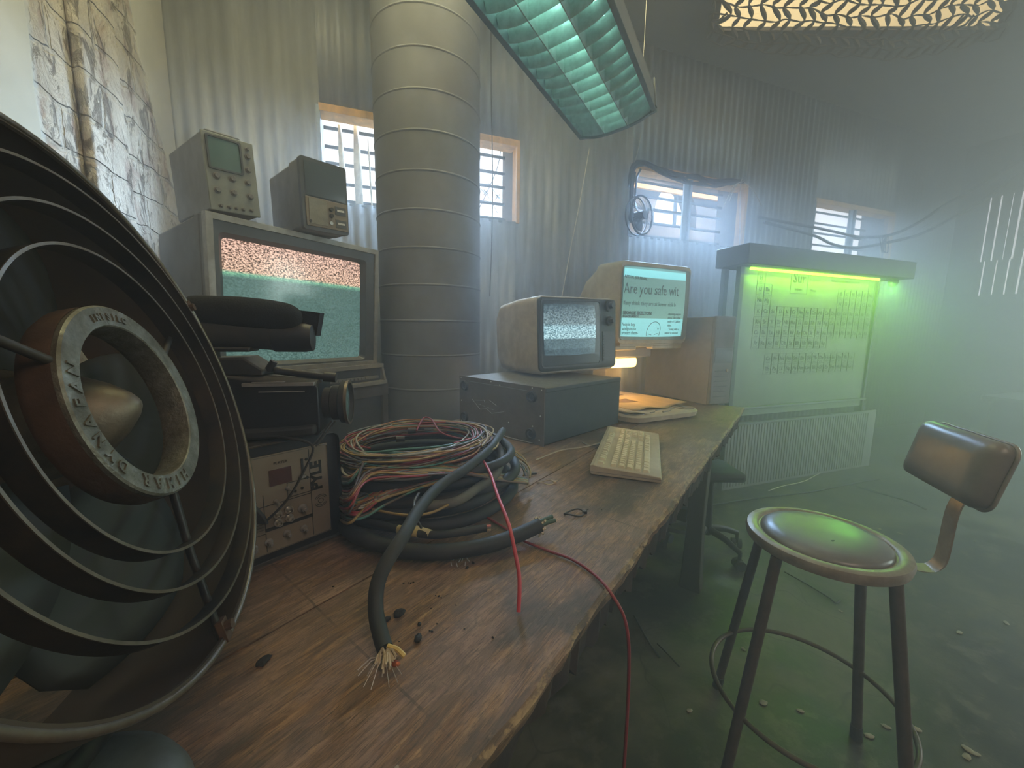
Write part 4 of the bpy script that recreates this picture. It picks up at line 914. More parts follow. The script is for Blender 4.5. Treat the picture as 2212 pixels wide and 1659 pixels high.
# coloured wires
cols={'red':((.42,.035,.05),'thin red insulated wire wound through the top of the cable heap'),
 'yellow':((.50,.33,.10),'thin yellow insulated wire wound through the cable heap'),
 'white':((.50,.46,.38),'thin off-white insulated wire wound through the cable heap'),
 'green':((.06,.22,.18),'thin teal green insulated wire wound through the cable heap'),
 'orange':((.48,.20,.07),'thin orange insulated wire wound through the cable heap'),
 'brown':((.13,.07,.045),'thin brown insulated wire wound through the cable heap'),
 'grey':((.16,.16,.16),'thin grey insulated wire wound through the cable heap')}
WM={k:MAT(k+'_wire_insulation',tuple(q*.62 for q in c[0]),.42,var=.12,scale=20,dirt=tuple(x*.35+.04 for x in c[0]),damt=.35,dscale=15,bmp=0) for k,c in cols.items()}
r5=random.Random(21); seq=['yellow','green','red','white','yellow','brown','orange','grey','red','green','yellow','grey','orange','red','brown','white']
def wire(kind,pts,r_=.0022,nsm=3,label=None,group=None,closed=False):
    b=B(); b.tube(smoothpts(pts,nsm,closed),r_,5,closed=closed); return obj(kind+'_wire',b,WM[kind],None,label or cols[kind][1],'wire',group or kind+' wires in the cable heap',smooth=80)
TC=V((-.225,.915,.895))
for k in range(46):         # upper ring bundle, tilted, tighter on its right end
    kd=seq[k%len(seq)]; lay=k/46
    rx=.165+r5.uniform(-.03,.022); ry=.150+r5.uniform(-.035,.025); z=.872+.030*r5.random()
    wire(kd,coilpts(TC.x+r5.uniform(-.012,.008),TC.y+r5.uniform(-.015,.015),rx,ry,z,R(20)+r5.uniform(-.15,.15),r5.uniform(.78,1.05),r5.uniform(0,6.28),.05,.006,100+k,22,tilt=.03),r5.choice((.0019,.0022,.0026)))
for k in range(30):         # strands crossing the front flank from lower left to the tied right end
    kd=seq[(k*5+2)%len(seq)]; y_=r5.uniform(-1,1)
    yl=1035+r5.uniform(-40,75); p=[atD(722,yl-18,.97),pz(752,yl,.862+r5.uniform(-.02,.01)),pz(800,1010+y_*28,.885+r5.uniform(-.01,.01)),pz(900,1005+y_*22+r5.uniform(-8,8),.885),pz(1000,1012+y_*12+r5.uniform(-6,6),.872),pz(1080,1030+y_*8,.835),pz(1140,1040+y_*5,.790)]
    wire(kd,p,r5.choice((.0018,.0022)),5)
for k in range(18):         # lower flank, fanning down to the left
    kd=seq[(k*3+1)%len(seq)]; y_=k/18
    yl=1072+y_*55+r5.uniform(-10,10); p=[atD(724,yl-22,.95),pz(752,yl,.832),pz(790,1065+y_*45+r5.uniform(-14,14),.838),pz(840,1040+y_*40+r5.uniform(-14,14),.848),pz(930,1022+y_*26,.86),pz(1010,1010+y_*10,.872)]
    wire(kd,p,r5.choice((.0018,.0022,.0026)),5)
for k in range(10):         # tails at the right end
    kd=('white','yellow','grey','green','white')[k%5]; a=r5.uniform(-1,1)
    wire(kd,[pz(1060,960+a*10,.86),pz(1100,975+a*14,.83),pz(1128+r5.uniform(-8,12),1000+a*10,.80),pz(1140+r5.uniform(-10,8),1028,.776)],.0018,5)
wire('red',[pz(900,930,.905),pz(915,903,.915),pz(932,906,.915),pz(950,932,.905),pz(985,945,.895),pz(1020,948,.89)],.0022,6,'red wire rising in a small arch above the back of the cable heap','red arch wire')
wire('red',[pz(745,958,.885),pz(770,940,.895),pz(790,947,.893),pz(770,960,.888),pz(800,968,.885)],.0022,6,'small red wire loop at the left end of the cable heap','red loop wire')
wire('yellow',[pz(1090,968,.845),pz(1115,985,.82),pz(1136,1000,.80),pz(1146,1018,.785),pz(1144,1032,.775)],.0022,6,'yellow wire bent down at the far right of the cable heap','yellow bent wire')
wire('grey',[pz(905,1065,.865),pz(895,1085,.86),pz(898,1115,.85),pz(910,1140,.815)],.0024,6,'short grey wire curling over the front flank of the cable heap','grey curl')
wire('yellow',[pz(805,1100,.83),pz(870,1112,.83),pz(930,1108,.832),pz(985,1080,.838),pz(995,1070,.84)],.0025,6,'tan wire sweeping low across the front flank of the cable heap','tan sweep')
tiem=blackp
for (x,y,z,lab) in ((890,930,.892,'black tape wrap on the back strands of the cable heap'),(865,948,.892,'black tape wrap on the left strands of the cable heap'),(1018,932,.892,'black cable tie head at the top right of the cable heap')):
    q=pz(x,y,z); b=B(); b.cyl((-.010,0,0),(.010,0,0),.0075,.0075,10); obj('tape_wrap',b,tiem,label=lab,cat='tape',M=T(q.x,q.y,q.z)@RZ(15))
b=B(); q=pz(1150,1023,.766); b.cyl((-.010,0,0),(.012,.002,0),.004,.003,8); obj('tape_stub',b,tiem,label='black taped wire stub poking out right of the cable heap',cat='tape',M=T(q.x,q.y,.766)@RZ(5))
# two loose red wires over the bench
b=B(); redm=MAT('bright_red_insulation',(.46,.04,.055),.4,var=.1,dirt=(.3,.05,.05),damt=.3)
b.tube(smoothpts([pz(1040,990,.872),pz(1058,1020,.874),pz(1075,1070,.868),pz(1098,1130,.853),pz(1112,1190,.83),pz(1122,1250,.80),pz(1120,1322,.764)],8),.0031,8)
obj('red_wire',b,redm,label='bright red wire arching out of the heap and ending on the bench',cat='wire',smooth=80)
b=B(); dredm=MAT('dull_red_cord',(.22,.025,.025),.5,var=.2)
ep=pz(1322,1285,.764)
fl=[pz(1053,1118,.768),pz(1090,1140,.764),pz(1130,1167,.764),pz(1180,1188,.764),pz(1235,1208,.764),pz(1285,1242,.764),ep]
ed=ep+V((.012,-.012,-.006)); fl+=[ed+V((.006,-.008,-.03)),ed+V((.012,-.014,-.12)),ed+V((.010,-.020,-.30)),ed+V((.004,-.02,-.55)),V((ed.x,ed.y-.02,.006)),V((ed.x-.1,ed.y-.05,.004))]
b.tube(smoothpts(fl,8),.0026,7); obj('red_cable',b,dredm,label='dull red cord crossing the bench and dropping over its edge to the floor',cat='cord',smooth=80)
tubeobj('grey_cable',[atz(1258,955,.764),atz(1275,962,.764),atz(1300,958,.764),atz(1330,948,.764)],.002,MAT('grey_cable',(.25,.24,.22),.5),'thin grey cord loop on the bench between amplifier box and keyboard','cord',nsm=6,seg=6)

# ------------------------------------------------------------ stool
SC=V((.768,.901,0)); zs=.668
stl=thing('workshop_stool','taupe metal stool with round padded seat and grey vinyl backrest on the right','stool',T(SC.x,SC.y,0)@RZ(18.33))
b=B(); b.lathe([(0,zs-.030),(.152,zs-.030),(.160,zs-.026),(.163,zs-.012),(.160,zs-.003),(.150,zs),(.138,zs-.001),(.134,zs-.006),(0,zs-.006)],96); obj('seat_pan',b,stoolpaint,stl,smooth=50)
b=B(); b.lathe([(0,zs+.012),(.06,zs+.0115),(.10,zs+.009),(.122,zs+.004),(.130,zs-.003),(.130,zs-.008),(0,zs-.008)],96); obj('seat_pad',b,vinyl,stl,smooth=70)
b=B(); b.sphere((-.03,-.04,zs+.0118),.004,(1.4,.6,.2),8); obj('seat_nick',b,ink,stl)
for k in range(4):
    a=90*(k+1); b=B(); b.tube([pol(.149,a,zs-.03),pol(.25,a,.022)],.0122,16); lg=obj('leg',b,legm,stl,smooth=80)
    b=B(); b.cyl(pol(.246,a,.045),pol(.252,a,0),.0138,.015,16); obj('leg_tip',b,blackr,lg)
b=B(); b.tube([pol(.2125,3*k,.232) for k in range(120)],.0062,10,closed=True); obj('foot_ring',b,legm,stl,smooth=80)
bd=-20-18.33  # local direction of the back bracket
bm_=RZ(bd)
b=B(); prof=[(.10,zs-.040),(.155,zs-.042),(.195,zs-.042),(.214,zs-.030),(.222,zs+.0),(.226,zs+.10),(.240,zs+.15),(.250,zs+.19)]
sm=smoothpts([(x,0,z) for x,z in prof],5); rings=[[V((p.x+(0 if 0 else 0),sy,p.z))+off for sy,off in((-.019,V((0,0,0))),(.019,V((0,0,0))),(.019,V((.004,0,.002))),(-.019,V((.004,0,.002))))] for p in sm]
b.loft(rings,M=bm_); obj('back_bracket',b,stoolpaint,stl,smooth=40)
b=B(); PB=bm_@T(.222,0,zs+.215)@RY(12)
rr=[]
for x,q in((.014,.010),(.008,.002),(-.012,0),(-.026,.005),(-.033,.018),(-.036,.036)):
    rr.append([(x,p[0],p[1]) for p in rrect(-.118+q,.118-q,-.070+q,.070-q,max(.003,.024-q*.6),6)])
b.loft(rr,M=PB); obj('back_pad',b,vinyl,stl,smooth=60)
b=B(); b.tube([(.006,p[0],p[1]) for p in rrect(-.1175,.1175,-.0695,.0695,.024,6)],.0036,8,closed=True,M=PB); obj('pad_piping',b,MAT('pale_worn_piping',(.22,.20,.18),.4),stl,smooth=80)
b=B(); b.cyl((.165,0,zs-.047),(.165,0,zs-.036),.012,.012,6,M=bm_); obj('bracket_nut',b,chrome,stl)

# office chair base under the bench
och=thing('office_chair_base','black five-armed office chair base on casters, half hidden under the bench','chair')
occ=V((1.04,1.95,0)); cst=atz(1590,1175,.02); a0=math.degrees(math.atan2(cst.y-occ.y,cst.x-occ.x)); rl=(V((cst.x,cst.y,0))-occ).length
for k in range(5):
    a=a0+72*k; q=occ+pol(rl,a); b=B(); b.tube([occ+V((0,0,.13)),occ+pol(rl*.6,a,.115),occ+pol(rl,a,.085)],lambda t_:.022-.008*t_,8,flat=.7); arm=obj('base_arm',b,blackp,och,smooth=50)
    b=B(); M_=Matrix.Translation(q+V((0,0,.026)))@RZ(a+60)@RX(90)
    b.cyl((0,0,-.024),(0,0,-.006),.026,.026,20,M_); b.cyl((0,0,.006),(0,0,.024),.026,.026,20,M_); b.cyl((q.x,q.y,.03),(q.x,q.y,.088),.009); obj('caster',b,blackr,arm)
b=B(); b.cyl(occ+V((0,0,.10)),occ+V((0,0,.42)),.026,.018); obj('gas_column',b,blackp,och)
b=B(); b.box(occ.x-.12,occ.x+.12,occ.y-.12,occ.y+.12,.42,.47); obj('chair_seat',b,blackr,och,bevel=.02)
ft=thing('timber_offcut','flat grey timber offcut leaning under the bench beside its far leg','board')
q=atz(1462,1148,.10); b=B(); b.box(-.07,.07,-.03,.03,0,.022,T(q.x,q.y,.105)@RZ(-20)); b.box(-.065,-.045,-.025,.025,0,.105,T(q.x,q.y,0)@RZ(-20)); b.box(.045,.065,-.025,.025,0,.105,T(q.x,q.y,0)@RZ(-20)); obj('offcut_board',b,tleg,ft)

# ------------------------------------------------------------ ventilation duct
dc=ray(927.5,440); s0_=2.33/dc.y; dcx,dcy=dc.x*s0_,2.33
dr=.285
import_=0
dp=thing('ventilation_duct','wide grey spiral-seamed metal duct standing from floor to ceiling before the left window','duct',T(dcx,dcy,0))
b=B(); b.lathe([(dr,0),(dr,CEIL)],96); obj('duct_wall',b,ductm,dp,smooth=80)
k=0; z=.10
while z<CEIL-.05:
    b=B(); b.lathe([(dr,z-.006),(dr+.003,z-.0015),(dr+.003,z+.0015),(dr,z+.006)],96); obj('duct_seam',b,ductm,dp,smooth=80); z+=.183
# ------------------------------------------------------------ louvred fluorescent fitting
LM=fr((.367,2.293,2.2),-30.41,-1.01,-6.38)
lf=thing('louvred_ceiling_light','long grey fluorescent fitting with parabolic louvres hanging on wires above the bench','ceiling light',LM)
LW,LL,DR=.361,1.55,.029
def cz(x): 
    q=x/LW; return -DR*(1-abs(2*q-1)**3)
louv=MAT('dusty_grey_green_louvre',(.46,.53,.49),.35,.35,var=.1,scale=30,dirt=(.12,.14,.12),damt=.5,dscale=30)
frm=MAT('grey_light_housing',(.16,.18,.175),.5,.2,var=.15)
b=B()
fx=.022
b.box(-fx,0,-LL,.0,-.004,.085); b.box(LW,LW+fx,-LL,.0,-.004,.085)
NB=12
for yy0,yy1 in((0,fx),(-LL-fx,-LL)):
    for k in range(NB):
        x0=-fx+(LW+2*fx)*k/NB; x1=-fx+(LW+2*fx)*(k+1)/NB; za=cz(min(max(x0,0),LW))-.004; zb=cz(min(max(x1,0),LW))-.004
        b.hexa([(x0,yy0,za),(x1,yy0,zb),(x1,yy1,zb),(x0,yy1,za),(x0,yy0,.085),(x1,yy0,.085),(x1,yy1,.085),(x0,yy1,.085)])
obj('housing_frame',b,frm,lf,bevel=.002)
b=B(); b.box(-fx,LW+fx,-LL-fx,fx,.085,.092); b.box(.02,LW-.02,-LL,0,.092,.115); obj('back_plate',b,frm,lf)
b=B()
for k in(1,2):
    x=LW*k/3; zl=cz(x); b.hexa([(x-.002,-LL,zl),(x+.002,-LL,zl),(x+.002,0,zl),(x-.002,0,zl),(x-.012,-LL,.05),(x+.012,-LL,.05),(x+.012,0,.05),(x-.012,0,.05)])
obj('long_divider',b,louv,lf)
nl=20
for k in range(nl+1):
    y=-LL*k/nl+(-.004 if k==0 else 0)
    for c in range(3):
        x0,x1=LW*c/3+.003,LW*(c+1)/3-.003; b=B(); rings=[]
        for q in range(7):
            t_=q/6; x=x0+(x1-x0)*t_; zl=cz(LW*(c+t_)/3); rings.append([(x,y-.001,zl),(x,y+.006,zl+.018),(x,y+.016,.042),(x,y-.012,.042),(x,y-.004,zl+.018)])
        b.loft(rings); obj('louvre_blade',b,louv,lf,smooth=40)
tubm=EMI('pale_green_tube_glow',(.42,1.0,.82),10); tuboff=EMI('faint_tube_glow',(.40,1.0,.82),2.4)
for c in range(3):
    x=LW*(c+.5)/3; b=B(); b.cyl((x,-LL+.03,.064),(x,-.03,.064),.013,.013,14); obj('fluorescent_tube',b,tubm if c==1 else tuboff,lf,smooth=80)
for x,y in((.03,-.05),(LW-.03,-.05),(.03,-LL+.05),(LW-.03,-LL+.05)):
    p=LM@V((x,y,.1)); q=LM.inverted()@V((p.x,p.y,CEIL)); b=B(); b.tube([(x,y,.1),q],.0012,5); obj('hanging_wire',b,chrome,lf)
b=B(); b.box(LW+fx,LW+fx+.006,-.035,-.005,0,.13); obj('end_bracket',b,frm,lf)

# cords hanging near the wall and fitting
rubm=MAT('dark_cord',(.05,.05,.05),.6); palec=MAT('pale_cable',(.55,.50,.40),.6)
pw=lambda x,y,off:onp(x,y,WP(0,off,0),n)
tubeobj('hanging_cable',[pw(1061,-60,-.15),pw(1061,180,-.15),pw(1063,300,-.15),pw(1064,420,-.15),pw(1062,530,-.15),pw(1058,640,-.15)],.0035,rubm,'thin dark cord hanging straight down past the right half of the left window','cord',nsm=5,seg=6)
tubeobj('pale_cable',[pw(1273,322,-.5),pw(1252,440,-.5),pw(1232,540,-.5),pw(1214,640,-.5)],.0028,palec,'thin pale cord slanting down from the light fitting towards the portable television','cord',nsm=5,seg=6)
tubeobj('pale_cable',[pw(1384,292,-.5),pw(1378,325,-.4),pw(1371,350,-.2)],.0022,palec,'short pale cord between light fitting and the cables at the middle window','cord',nsm=5,seg=6)
r6=random.Random(9)
for k in range(12):
    o1,o2,o3,o4=(r6.uniform(-8,8) for _ in range(4))
    pts=[pw(1362+o1*.6,400+o2,-.06),pw(1368+o1*.5,362+o2*.6,-.07),pw(1392+o1,352+o2*.8,-.08),pw(1428+o2*.6,370+o3*.9,-.09),pw(1462+o4*.4,384+o3*1.4,-.09),pw(1496+o1,388+o4*1.4,-.09),pw(1540,396+o2*1.3,-.08),pw(1578+o3*.4,393+o1*.8,-.07),pw(1606,392+o4*.3,-.06)]
    tubeobj('black_cable',pts,r6.choice((.005,.007,.009)),blackr,'black cable draped along the top of the middle window','cable','black cables draped over the middle window',6,5)
for k in range(3):
    tubeobj('black_cable',[pw(1366+k*3,372,-.08),pw(1362+k*2,420,-.08),pw(1364+k*2,470,-.1)],.009,blackr,'thick black cable running down to the small fan at the middle window','cable','cables feeding the small window fan',6,5)
for k,(a,c,l) in enumerate((((1585,402),(1562,448),'left'),((1600,400),(1598,530),'right'),((1590,400),(1575,435),'middle'))):
    tubeobj('pale_string',[pw(1606,392,-.08),pw(a[0],a[1],-.09),pw(*c,-.09)],.0035,palec,'pale string dangling at the right end of the middle window, the %s one of three'%l,'cord',nsm=5,seg=5)
tubeobj('pale_string',[pw(1608,394,-.08),pw(1628,412,-.12),pw(1645,445,-.14)],.003,palec,'pale string trailing down from the right end of the cables over the middle window','cord',nsm=5,seg=5)
# two big cables swagged to the right
for k,(pts,lab) in enumerate((([(1640,470),(1752,490),(1800,500),(1860,512),(1925,507),(1985,480),(2045,440),(2120,400),(2212,340)],'upper thick cable sagging across the right window'),([(1650,480),(1755,508),(1800,528),(1850,535),(1925,522),(1990,505),(2060,470),(2130,430),(2230,350)],'lower thick cable sagging across the right window'))):
    tubeobj('sagging_cable',[pw(x,y,-.10-.06*i) for i,(x,y) in enumerate(pts)],.013,blackr,lab,'cable',nsm=6,seg=8)
b=B(); 
for s_ in range(4): b.tube(smoothpts([pw(1900+6*s_,512,-.4),pw(1903+5*s_,530+4*s_,-.4),pw(1906+2*s_,545,-.4),pw(1912-3*s_,530,-.4),pw(1916,510,-.4)],4),.004,5)
obj('tangled_tie',b,rubm,label='small tangle of tie wire hanging from the sagging cables at the right window',cat='wire')
# small clip fan in the middle window
ff=onp(1382,466,WP(0,-.12,0),n); fr_=.145
cf=thing('clip_fan','small black round caged fan hung at the left of the middle window','fan',Matrix.Translation(ff)@RZ(20.5+18)@RX(90))
b=B(); b.tube([pol(fr_,6*k,.02) for k in range(60)],.009,8,closed=True); b.tube([pol(fr_,6*k,-.03) for k in range(60)],.006,8,closed=True); obj('cage_rim',b,blackp,cf,smooth=80)
b=B()
for k in range(24):
    a=k*15; b.tube([pol(.03,a,.045),pol(.09,a+5,.042),pol(fr_,a+8,.02)],.0016,4)
obj('cage_wires',b,blackp,cf)
b=B(); b.lathe([(0,.05),(.03,.048),(.036,.03),(.04,-.08),(.0,-.09)],24); obj('motor',b,blackp,cf,smooth=50)
for k in range(3):
    b=B(); a=120*k+20; b.loft([[pol(.03,a-15,-.005),pol(.03,a+15,.018)],[pol(.08,a-28,-.012),pol(.08,a+22,.022)],[pol(.125,a-24,-.010),pol(.125,a+16,.018)]],cap=False,closed=False); obj('blade',b,blackr,cf,solid=.002)
b=B(); b.tube([(0,.16,-.05),(.0,.30,-.05),(.01,.36,-.02)],.009,6); obj('mount_arm',b,blackp,cf)
# paper strips taped inside the left window
for k,(x,y0_,y1_,wd,l) in enumerate(((733,268,420,.035,'left'),(768,262,470,.050,'middle'),(795,300,470,.012,'right'))):
    a=pw(x,y0_,.14); c=pw(x+10,y1_,.14); b=B(); hw=wd/2
    b.loft([[a-u*hw*.5,a+u*hw*.5],[a*.6+c*.4-u*hw,a*.6+c*.4+u*hw],[c-u*hw,c+u*hw]],cap=False,closed=False)
    obj('paper_strip',b,MAT('sunlit_paper',(.75,.68,.55),.8),label='ragged pale paper strip in the left window, %s of three'%l,cat='paper',solid=.001)
# barbed wire outside left window right half
b=B()
for p in([(1030,400),(1055,425),(1075,460)],[(1085,300),(1075,360),(1050,420),(1035,450)],[(1055,395),(1080,428),(1100,440)]): b.tube(smoothpts([pw(x,y,.5) for x,y in p],4),.004,4)
for x,y in((1050,415),(1075,425)): 
    q=pw(x,y,.5); b.tube([q+V((-.02,0,.02)),q+V((.02,0,-.02))],.004,4); b.tube([q+V((.02,0,.02)),q+V((-.02,0,-.02))],.004,4)
obj('barbed_wire',b,rubm,label='strands of barbed wire outside the right half of the left window',cat='wire')

# ------------------------------------------------------------ poster booth
BM=fr((1.573,2.75,0),20.2); iB=BM.inverted(); bn=BM.to_3x3()@V((0,1,0)); bo=BM@V((0,0,0))
bl=lambda x,y,yy=0:(iB@onp(x,y,BM@V((0,yy,0)),bn))
bt=thing('display_booth','black framed display booth with a green-lit element chart poster inside','display case',BM)
t0=bl(1625,523,-.10); t1=bl(1981,567,-.10); b0=bl(1607,569,-.02); b1=bl(1975,603,-.10)
xr=t1.x; zt=(t0.z+t1.z)/2; zb_=zt-(bl(1981,567,-.1).z-b1.z)
b=B(); b.box(t0.x-.02,xr,-.10,.16,zb_,zt); obj('canopy',b,darkmetal,bt,bevel=.006)
pzt,pzb=zb_+.005,.55
p0_,p1_=bl(1603,700,0).x,bl(1882,720,0).x
postz=(('left',p0_-.055,p0_-.02,.0),('right',xr-.075,xr-.05,.12))
for nm,xa,xb,yy in postz:
    b=B(); b.box(xa,xb,yy,yy+.035,0,zb_); obj('post',b,darkmetal,bt)
b=B(); b.box(p0_-.055,p0_-.02,.125,.16,0,zb_); obj('post',b,darkmetal,bt)
b=B(); b.box(xr-.075,xr-.05,-.06,-.035,0,zb_) if 0 else b.box(p1_+.01,p1_+.03,.0,.03,0,zb_); obj('post',b,darkmetal,bt)
pmat=MAT('dusty_pale_poster',(.21,.26,.18),.5,var=.08,scale=6,dirt=(.16,.19,.145),damt=.5,dscale=4,bmp=0)
b=B(); b.box(p0_-.02,p1_+.01,.015,.022,pzb,pzt); obj('poster_sheet',b,pmat,bt)
b=B(); PW=p1_-p0_; cw=PW*.0535; chh=cw*.98
def PX(i): return p0_+PW*.085+cw*i
ptop=pzt-.013
def cell(i,j,s_,box=True,dz=0):
    x=PX(i); z=ptop-chh*(j+1)-.02-dz
    if box:
        for q in((x,x+cw,z,z+.0015),(x,x+cw,z+chh,z+chh+.0015),(x,x+.0015,z,z+chh),(x+cw,x+cw+.0015,z,z+chh)): b.box(q[0],q[1],.0138,.0146,q[2],q[3])
    b.text(s_,cw*.50,T(x+cw/2,.0142,z+chh*.38)@FACE,bold=.0008); b.box(x+cw*.3,x+cw*.7,.0138,.0146,z+chh*.14,z+chh*.18)
rows_=[['H']+['']*16+['He'],['Li','Be']+['']*10+['B','C','N','O','F','Ne'],['Na','Mg']+['']*10+['Al','Si','P','S','Cl','Ar'],
'K Ca Sc Ti V Cr Mn Fe Co Ni Cu Zn Ga Ge As Se Br Kr'.split(),'Rb Sr Y Zr Nb Mo Tc Ru Rh Pd Ag Cd In Sn Sb Te I Xe'.split(),'Cs Ba La Hf Ta W Re Os Ir Pt Au Hg Tl Pb Bi Po At Rn'.split(),'Fr Ra Ac Rf Db Sg Bh Hs Mt Ds Rg'.split()]
for j,rw in enumerate(rows_):
    for i,s_ in enumerate(rw):
        if s_: cell(i*.94,j,s_)
for j,rw in enumerate(('Ce Pr Nd Pm Sm Eu Gd Tb Dy Ho Er Tm Yb Lu'.split(),'Th Pa U Np Pu Am Cm Bk Cf Es Fm Md No Lr'.split())):
    for i,s_ in enumerate(rw): cell((i+2)*.94,7.5+j,s_)
x=PX(4.35); z=pzt-.083; wd=cw*2.3; hh_=.178
for q in((x,x+wd,z-hh_*.45,z-hh_*.45+.003),(x,x+.003,z-hh_*.45,z+hh_*.6),(x+wd,x+wd+.003,z-hh_*.45,z+hh_*.6)): b.box(q[0],q[1],.0138,.0146,q[2],q[3])
b.text('Sur',cw*1.28,T(x+wd/2,.0142,z)@FACE,bold=.0015); b.text('Sulphur',cw*.34,T(x+wd/2,.0142,z-hh_*.32)@FACE); b.text('16',cw*.4,T(x+wd*.3,.0142,z+hh_*.48)@FACE)
b.text('\u2190 Symbol',cw*.36,T(x+wd+.02,.0142,z+.02)@FACE,align='LEFT'); b.text('- Name',cw*.36,T(x+wd+.02,.0142,z-hh_*.32)@FACE,align='LEFT'); b.text('Weight',cw*.36,T(x+wd+.06,.0142,z+hh_*.42)@FACE,align='LEFT'); b.text('Number -',cw*.36,T(x-.02,.0142,z+hh_*.48)@FACE,align='RIGHT')
b.text('THE ELEMENTS: ATOMIC MASS IS RELATIVE\nelements and change of matter',cw*.36,T(PX(10.0),.0142,z+hh_*.30)@FACE,align='LEFT')
for v in b.bm.verts:
    pass
obj('poster_print',b,MAT('poster_black_ink',(.004,.006,.004),.95,bmp=0,spec=0.0),bt,smooth=0)
b=B(); b.cyl((p0_+.02,-.012,zb_-.012),(p1_-.02,-.012,zb_-.012),.009); obj('green_tube',b,EMI('green_neon_tube',(.40,1.0,.03),5),bt,smooth=80)
b=B(); b.box(p0_-.02,p1_+.02,-.05,.0,zb_-.002,zb_+.0); obj('tube_channel',b,darkmetal,bt)
b=B(); b.box(p0_-.05,xr-.05,.0,.02,.0,.50)
for k in range(54): b.cyl((p0_-.03+k*.030,.002,.02),(p0_-.03+k*.030,.002,.48),.008,.008,6)
obj('base_panel',b,corr,bt,smooth=40)
for z in(.615,.50):
    b=B(); b.box(p0_-.06,p1_+.0,-.030,-.004,z-.008,z+.008); obj('rail',b,frm,bt,bevel=.003)

# ------------------------------------------------------------ far right: metal lockers and low bench
hm=MAT('hazy_grey_steel',(.16,.18,.18),.6,.2,var=.2,dirt=(.1,.1,.09),damt=.4,dscale=4)
lb=thing('low_workbench','low grey steel workbench along the right wall in the haze','workbench',RM@T(5.75,-1.5,0))
b=B(); b.box(0,1.15,-2.2,.55,.54,.58); obj('bench_top',b,hm,lb,bevel=.004)
b=B(); b.box(.08,1.1,-2.15,.5,0,.54); obj('bench_cabinet',b,darkmetal,lb)
lk=thing('steel_cabinet','tall dark steel cabinet standing behind the low bench at the far right','cabinet',RM@T(6.55,-2.6,0))
b=B(); b.box(0,.45,0,1.3,.585,1.12); obj('cabinet_body',b,hm,lk,bevel=.004)
for k in range(2):
    b=B(); b.box(-.012,0,.75,1.1,.88+k*.08,.90+k*.08); obj('drawer_pull',b,chrome,lk)
# floor debris
r7=random.Random(3)
def strip(pts,r_,lab,mat_=rubm): tubeobj('floor_wire',[atz(x,y,.006) for x,y in pts],r_,mat_,lab,'wire',nsm=5,seg=5)
strip([(1695,1235),(1740,1260),(1790,1290),(1805,1302),(1815,1296)],.003,'thin wire scrap on the floor behind the stool legs')
strip([(1420,1390),(1445,1415),(1468,1440)],.003,'straight dark wire scrap on the floor left of the stool')
strip([(1520,1092),(1640,1075),(1750,1062),(1860,1040),(1900,1035)],.006,'long dark cable on the floor in front of the display booth')
strip([(1660,1060),(1690,1050),(1740,1038),(1790,1010)],.004,'pale wire curling on the floor under the booth rails',palec)
strip([(1850,1050),(1900,1065),(1960,1082),(2000,1100)],.006,'floor cable running right from the booth corner')
strip([(1370,1330),(1400,1385),(1425,1420)],.004,'dark cable scrap on the floor beside the bench edge')
for k in range(22):
    x,y=r7.uniform(1420,2200),r7.uniform(1120,1640); q=atz(x,y,0); b=B(); b.sphere((0,0,0),r7.uniform(.004,.012),(1.4,.9,.25),8,jit=.25)
    obj('plaster_chip',b,MAT('pale_plaster_chip',(.3,.27,.2),.9) if k==0 else bpy.data.materials['pale_plaster_chip'],label='small pale plaster chip on the concrete floor',cat='debris',group='plaster chips on the floor',M=T(q.x,q.y,.003)@RZ(r7.uniform(0,180)),smooth=80)

# ------------------------------------------------------------ haze
m=bpy.data.materials.new('thin_smoke'); m.use_nodes=True; t=m.node_tree; t.nodes.clear(); out=t.nodes.new('ShaderNodeOutputMaterial')
vs=t.nodes.new('ShaderNodeVolumeScatter'); vs.inputs['Color'].default_value=(.93,.95,.95,1); vs.inputs['Density'].default_value=HAZE; vs.inputs['Anisotropy'].default_value=.35
t.links.new(vs.outputs[0],out.inputs['Volume'])
tcx=t.nodes.new('ShaderNodeTexCoord'); sxx=t.nodes.new('ShaderNodeSeparateXYZ'); t.links.new(tcx.outputs['Object'],sxx.inputs[0])
mr=t.nodes.new('ShaderNodeMapRange'); mr.interpolation_type='SMOOTHSTEP'; mr.inputs[1].default_value=1.0; mr.inputs[2].default_value=4.2; mr.inputs[3].default_value=HAZE; mr.inputs[4].default_value=HAZEF
t.links.new(sxx.outputs[0],mr.inputs[0]); t.links.new(mr.outputs[0],vs.inputs['Density'])

b=B(); b.box(SL+.05,SR-.05,OB+.05,-.03,.012,CEIL-.02); hz=obj('smoke_haze',b,m,label='thin smoke haze filling the whole room',cat='haze',kind='stuff',M=RM,smooth=0)

# ------------------------------------------------------------ lights
def area(name,M_,sx,sy,power,col,spread=180):
    l=bpy.data.lights.new(name,'AREA'); l.shape='RECTANGLE'; l.size=sx; l.size_y=sy; l.energy=power; l.color=col; l.spread=R(spread)
    o=bpy.data.objects.new(name,l); COL.objects.link(o); o.matrix_world=M_; return o
def look(p,q): return Matrix.Translation(p)@(q-p).to_track_quat('-Z','Y').to_matrix().to_4x4()
for k,(a,c) in enumerate(WIN):
    p=WP(c+.75,1.25,3.25); q=WP((a+c)/2-.3,-.9,1.35); area('daylight_%d'%k,look(p,q),1.6,1.1,WINP[k],((.50,.72,1.0),(.38,.63,1.0),(.45,.70,1.0))[k],105)
sun=bpy.data.lights.new('sun','SUN'); sun.energy=SUNE; sun.angle=R(1.5); sun.color=(1,.95,.86); so=bpy.data.objects.new('sun',sun); COL.objects.link(so)
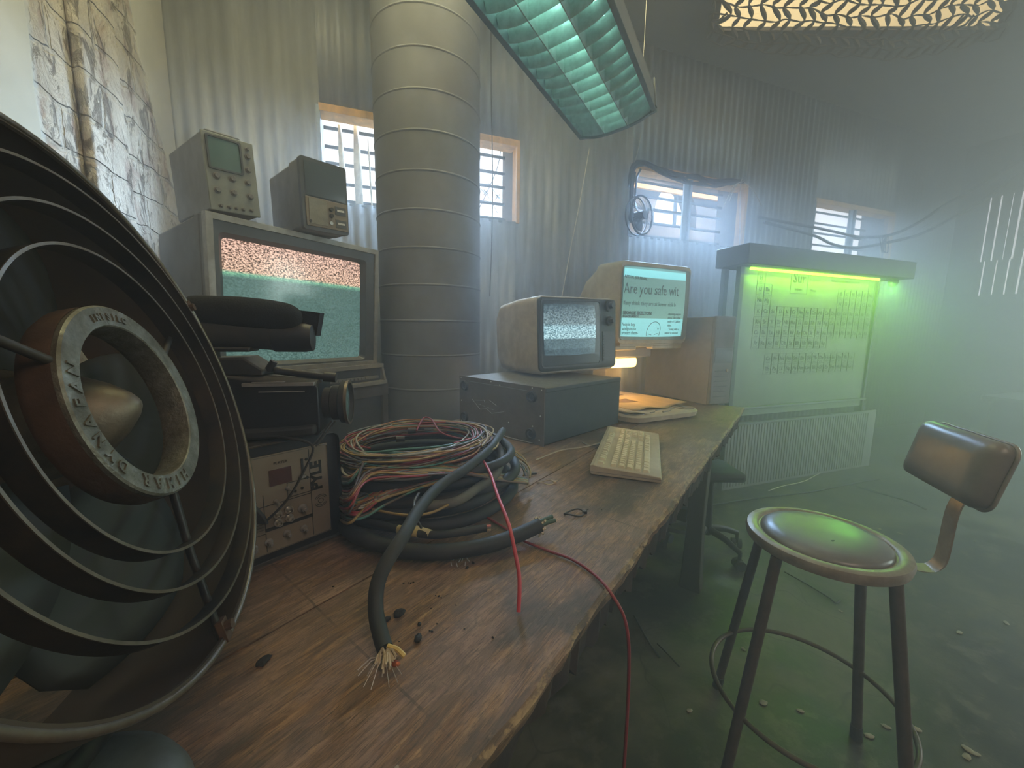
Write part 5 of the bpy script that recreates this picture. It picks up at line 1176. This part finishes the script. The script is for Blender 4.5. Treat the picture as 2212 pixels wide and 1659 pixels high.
sd_=( -n*-.5+V((0,0,-.87))); so.matrix_world=Matrix.Translation((0,0,6))@sd_.to_track_quat('-Z','Y').to_matrix().to_4x4()
# warm fill light added behind the viewer to brighten the bench
area('warm_fill',look(V((1.3,-1.3,2.9)),V((.2,1.0,.8))),.8,.8,FILLP,(1.0,.78,.58))
area('skylight_rear',look(WP(.5,-1.25,3.38),WP(.3,-.6,0)),1.7,.9,SKYP,(1.0,.97,.62))
area('haze_fill',look(WP(6.9,-3.6,1.5),WP(3.5,-1.0,2.5)),1.6,2.2,HFILLP,(.78,1.0,.93))  # fill light added at the right wall to brighten the haze, no doorway behind
def spot(name,p,q,pw_,col,ang,blend=.8,rad=.03):
    l=bpy.data.lights.new(name,'SPOT'); l.energy=pw_; l.color=col; l.spot_size=R(ang); l.spot_blend=blend; l.shadow_soft_size=rad
    o=bpy.data.objects.new(name,l); COL.objects.link(o); o.matrix_world=look(p,q); return o
pl_=bpy.data.lights.new('reader_bulb','POINT'); pl_.energy=LAMPP; pl_.color=(1,.62,.22); pl_.shadow_soft_size=.02; po=bpy.data.objects.new('reader_bulb',pl_); COL.objects.link(po); po.location=fr((.515,1.945,1.089),27)@V((.06,.03,-.150))
area('booth_tube',BM@T((p0_+p1_)/2,-.035,zb_-.03)@RX(-14),PW*.95,.03,BOOTHP,(.38,1.0,.02))
lp=BM@V((p1_+.07,-.06,zb_-.045)); spot('green_downlight',lp,V((.70,.93,.55)),GRNP,(.25,1.0,.12),34,1.0)
lh=B(); lh.lathe([(.012,.0),(.030,-.006),(.034,-.05),(.030,-.052),(.024,-.045),(.0,-.03)],20,iB@look(lp,V((.70,.93,.55)))@RX(180)@T(0,0,-.02)); obj('green_lamp_shade',lh,darkmetal,bt,smooth=40)
w_=bpy.data.worlds.new('sky'); scn.world=w_; w_.use_nodes=True; w_.node_tree.nodes['Background'].inputs[0].default_value=(.93,.97,1.0,1); w_.node_tree.nodes['Background'].inputs[1].default_value=SKYE
vs_=scn.view_settings; vs_.view_transform='Standard'; vs_.look='None'; vs_.gamma=1; vs_.use_curve_mapping=False; vs_.exposure=EXPO
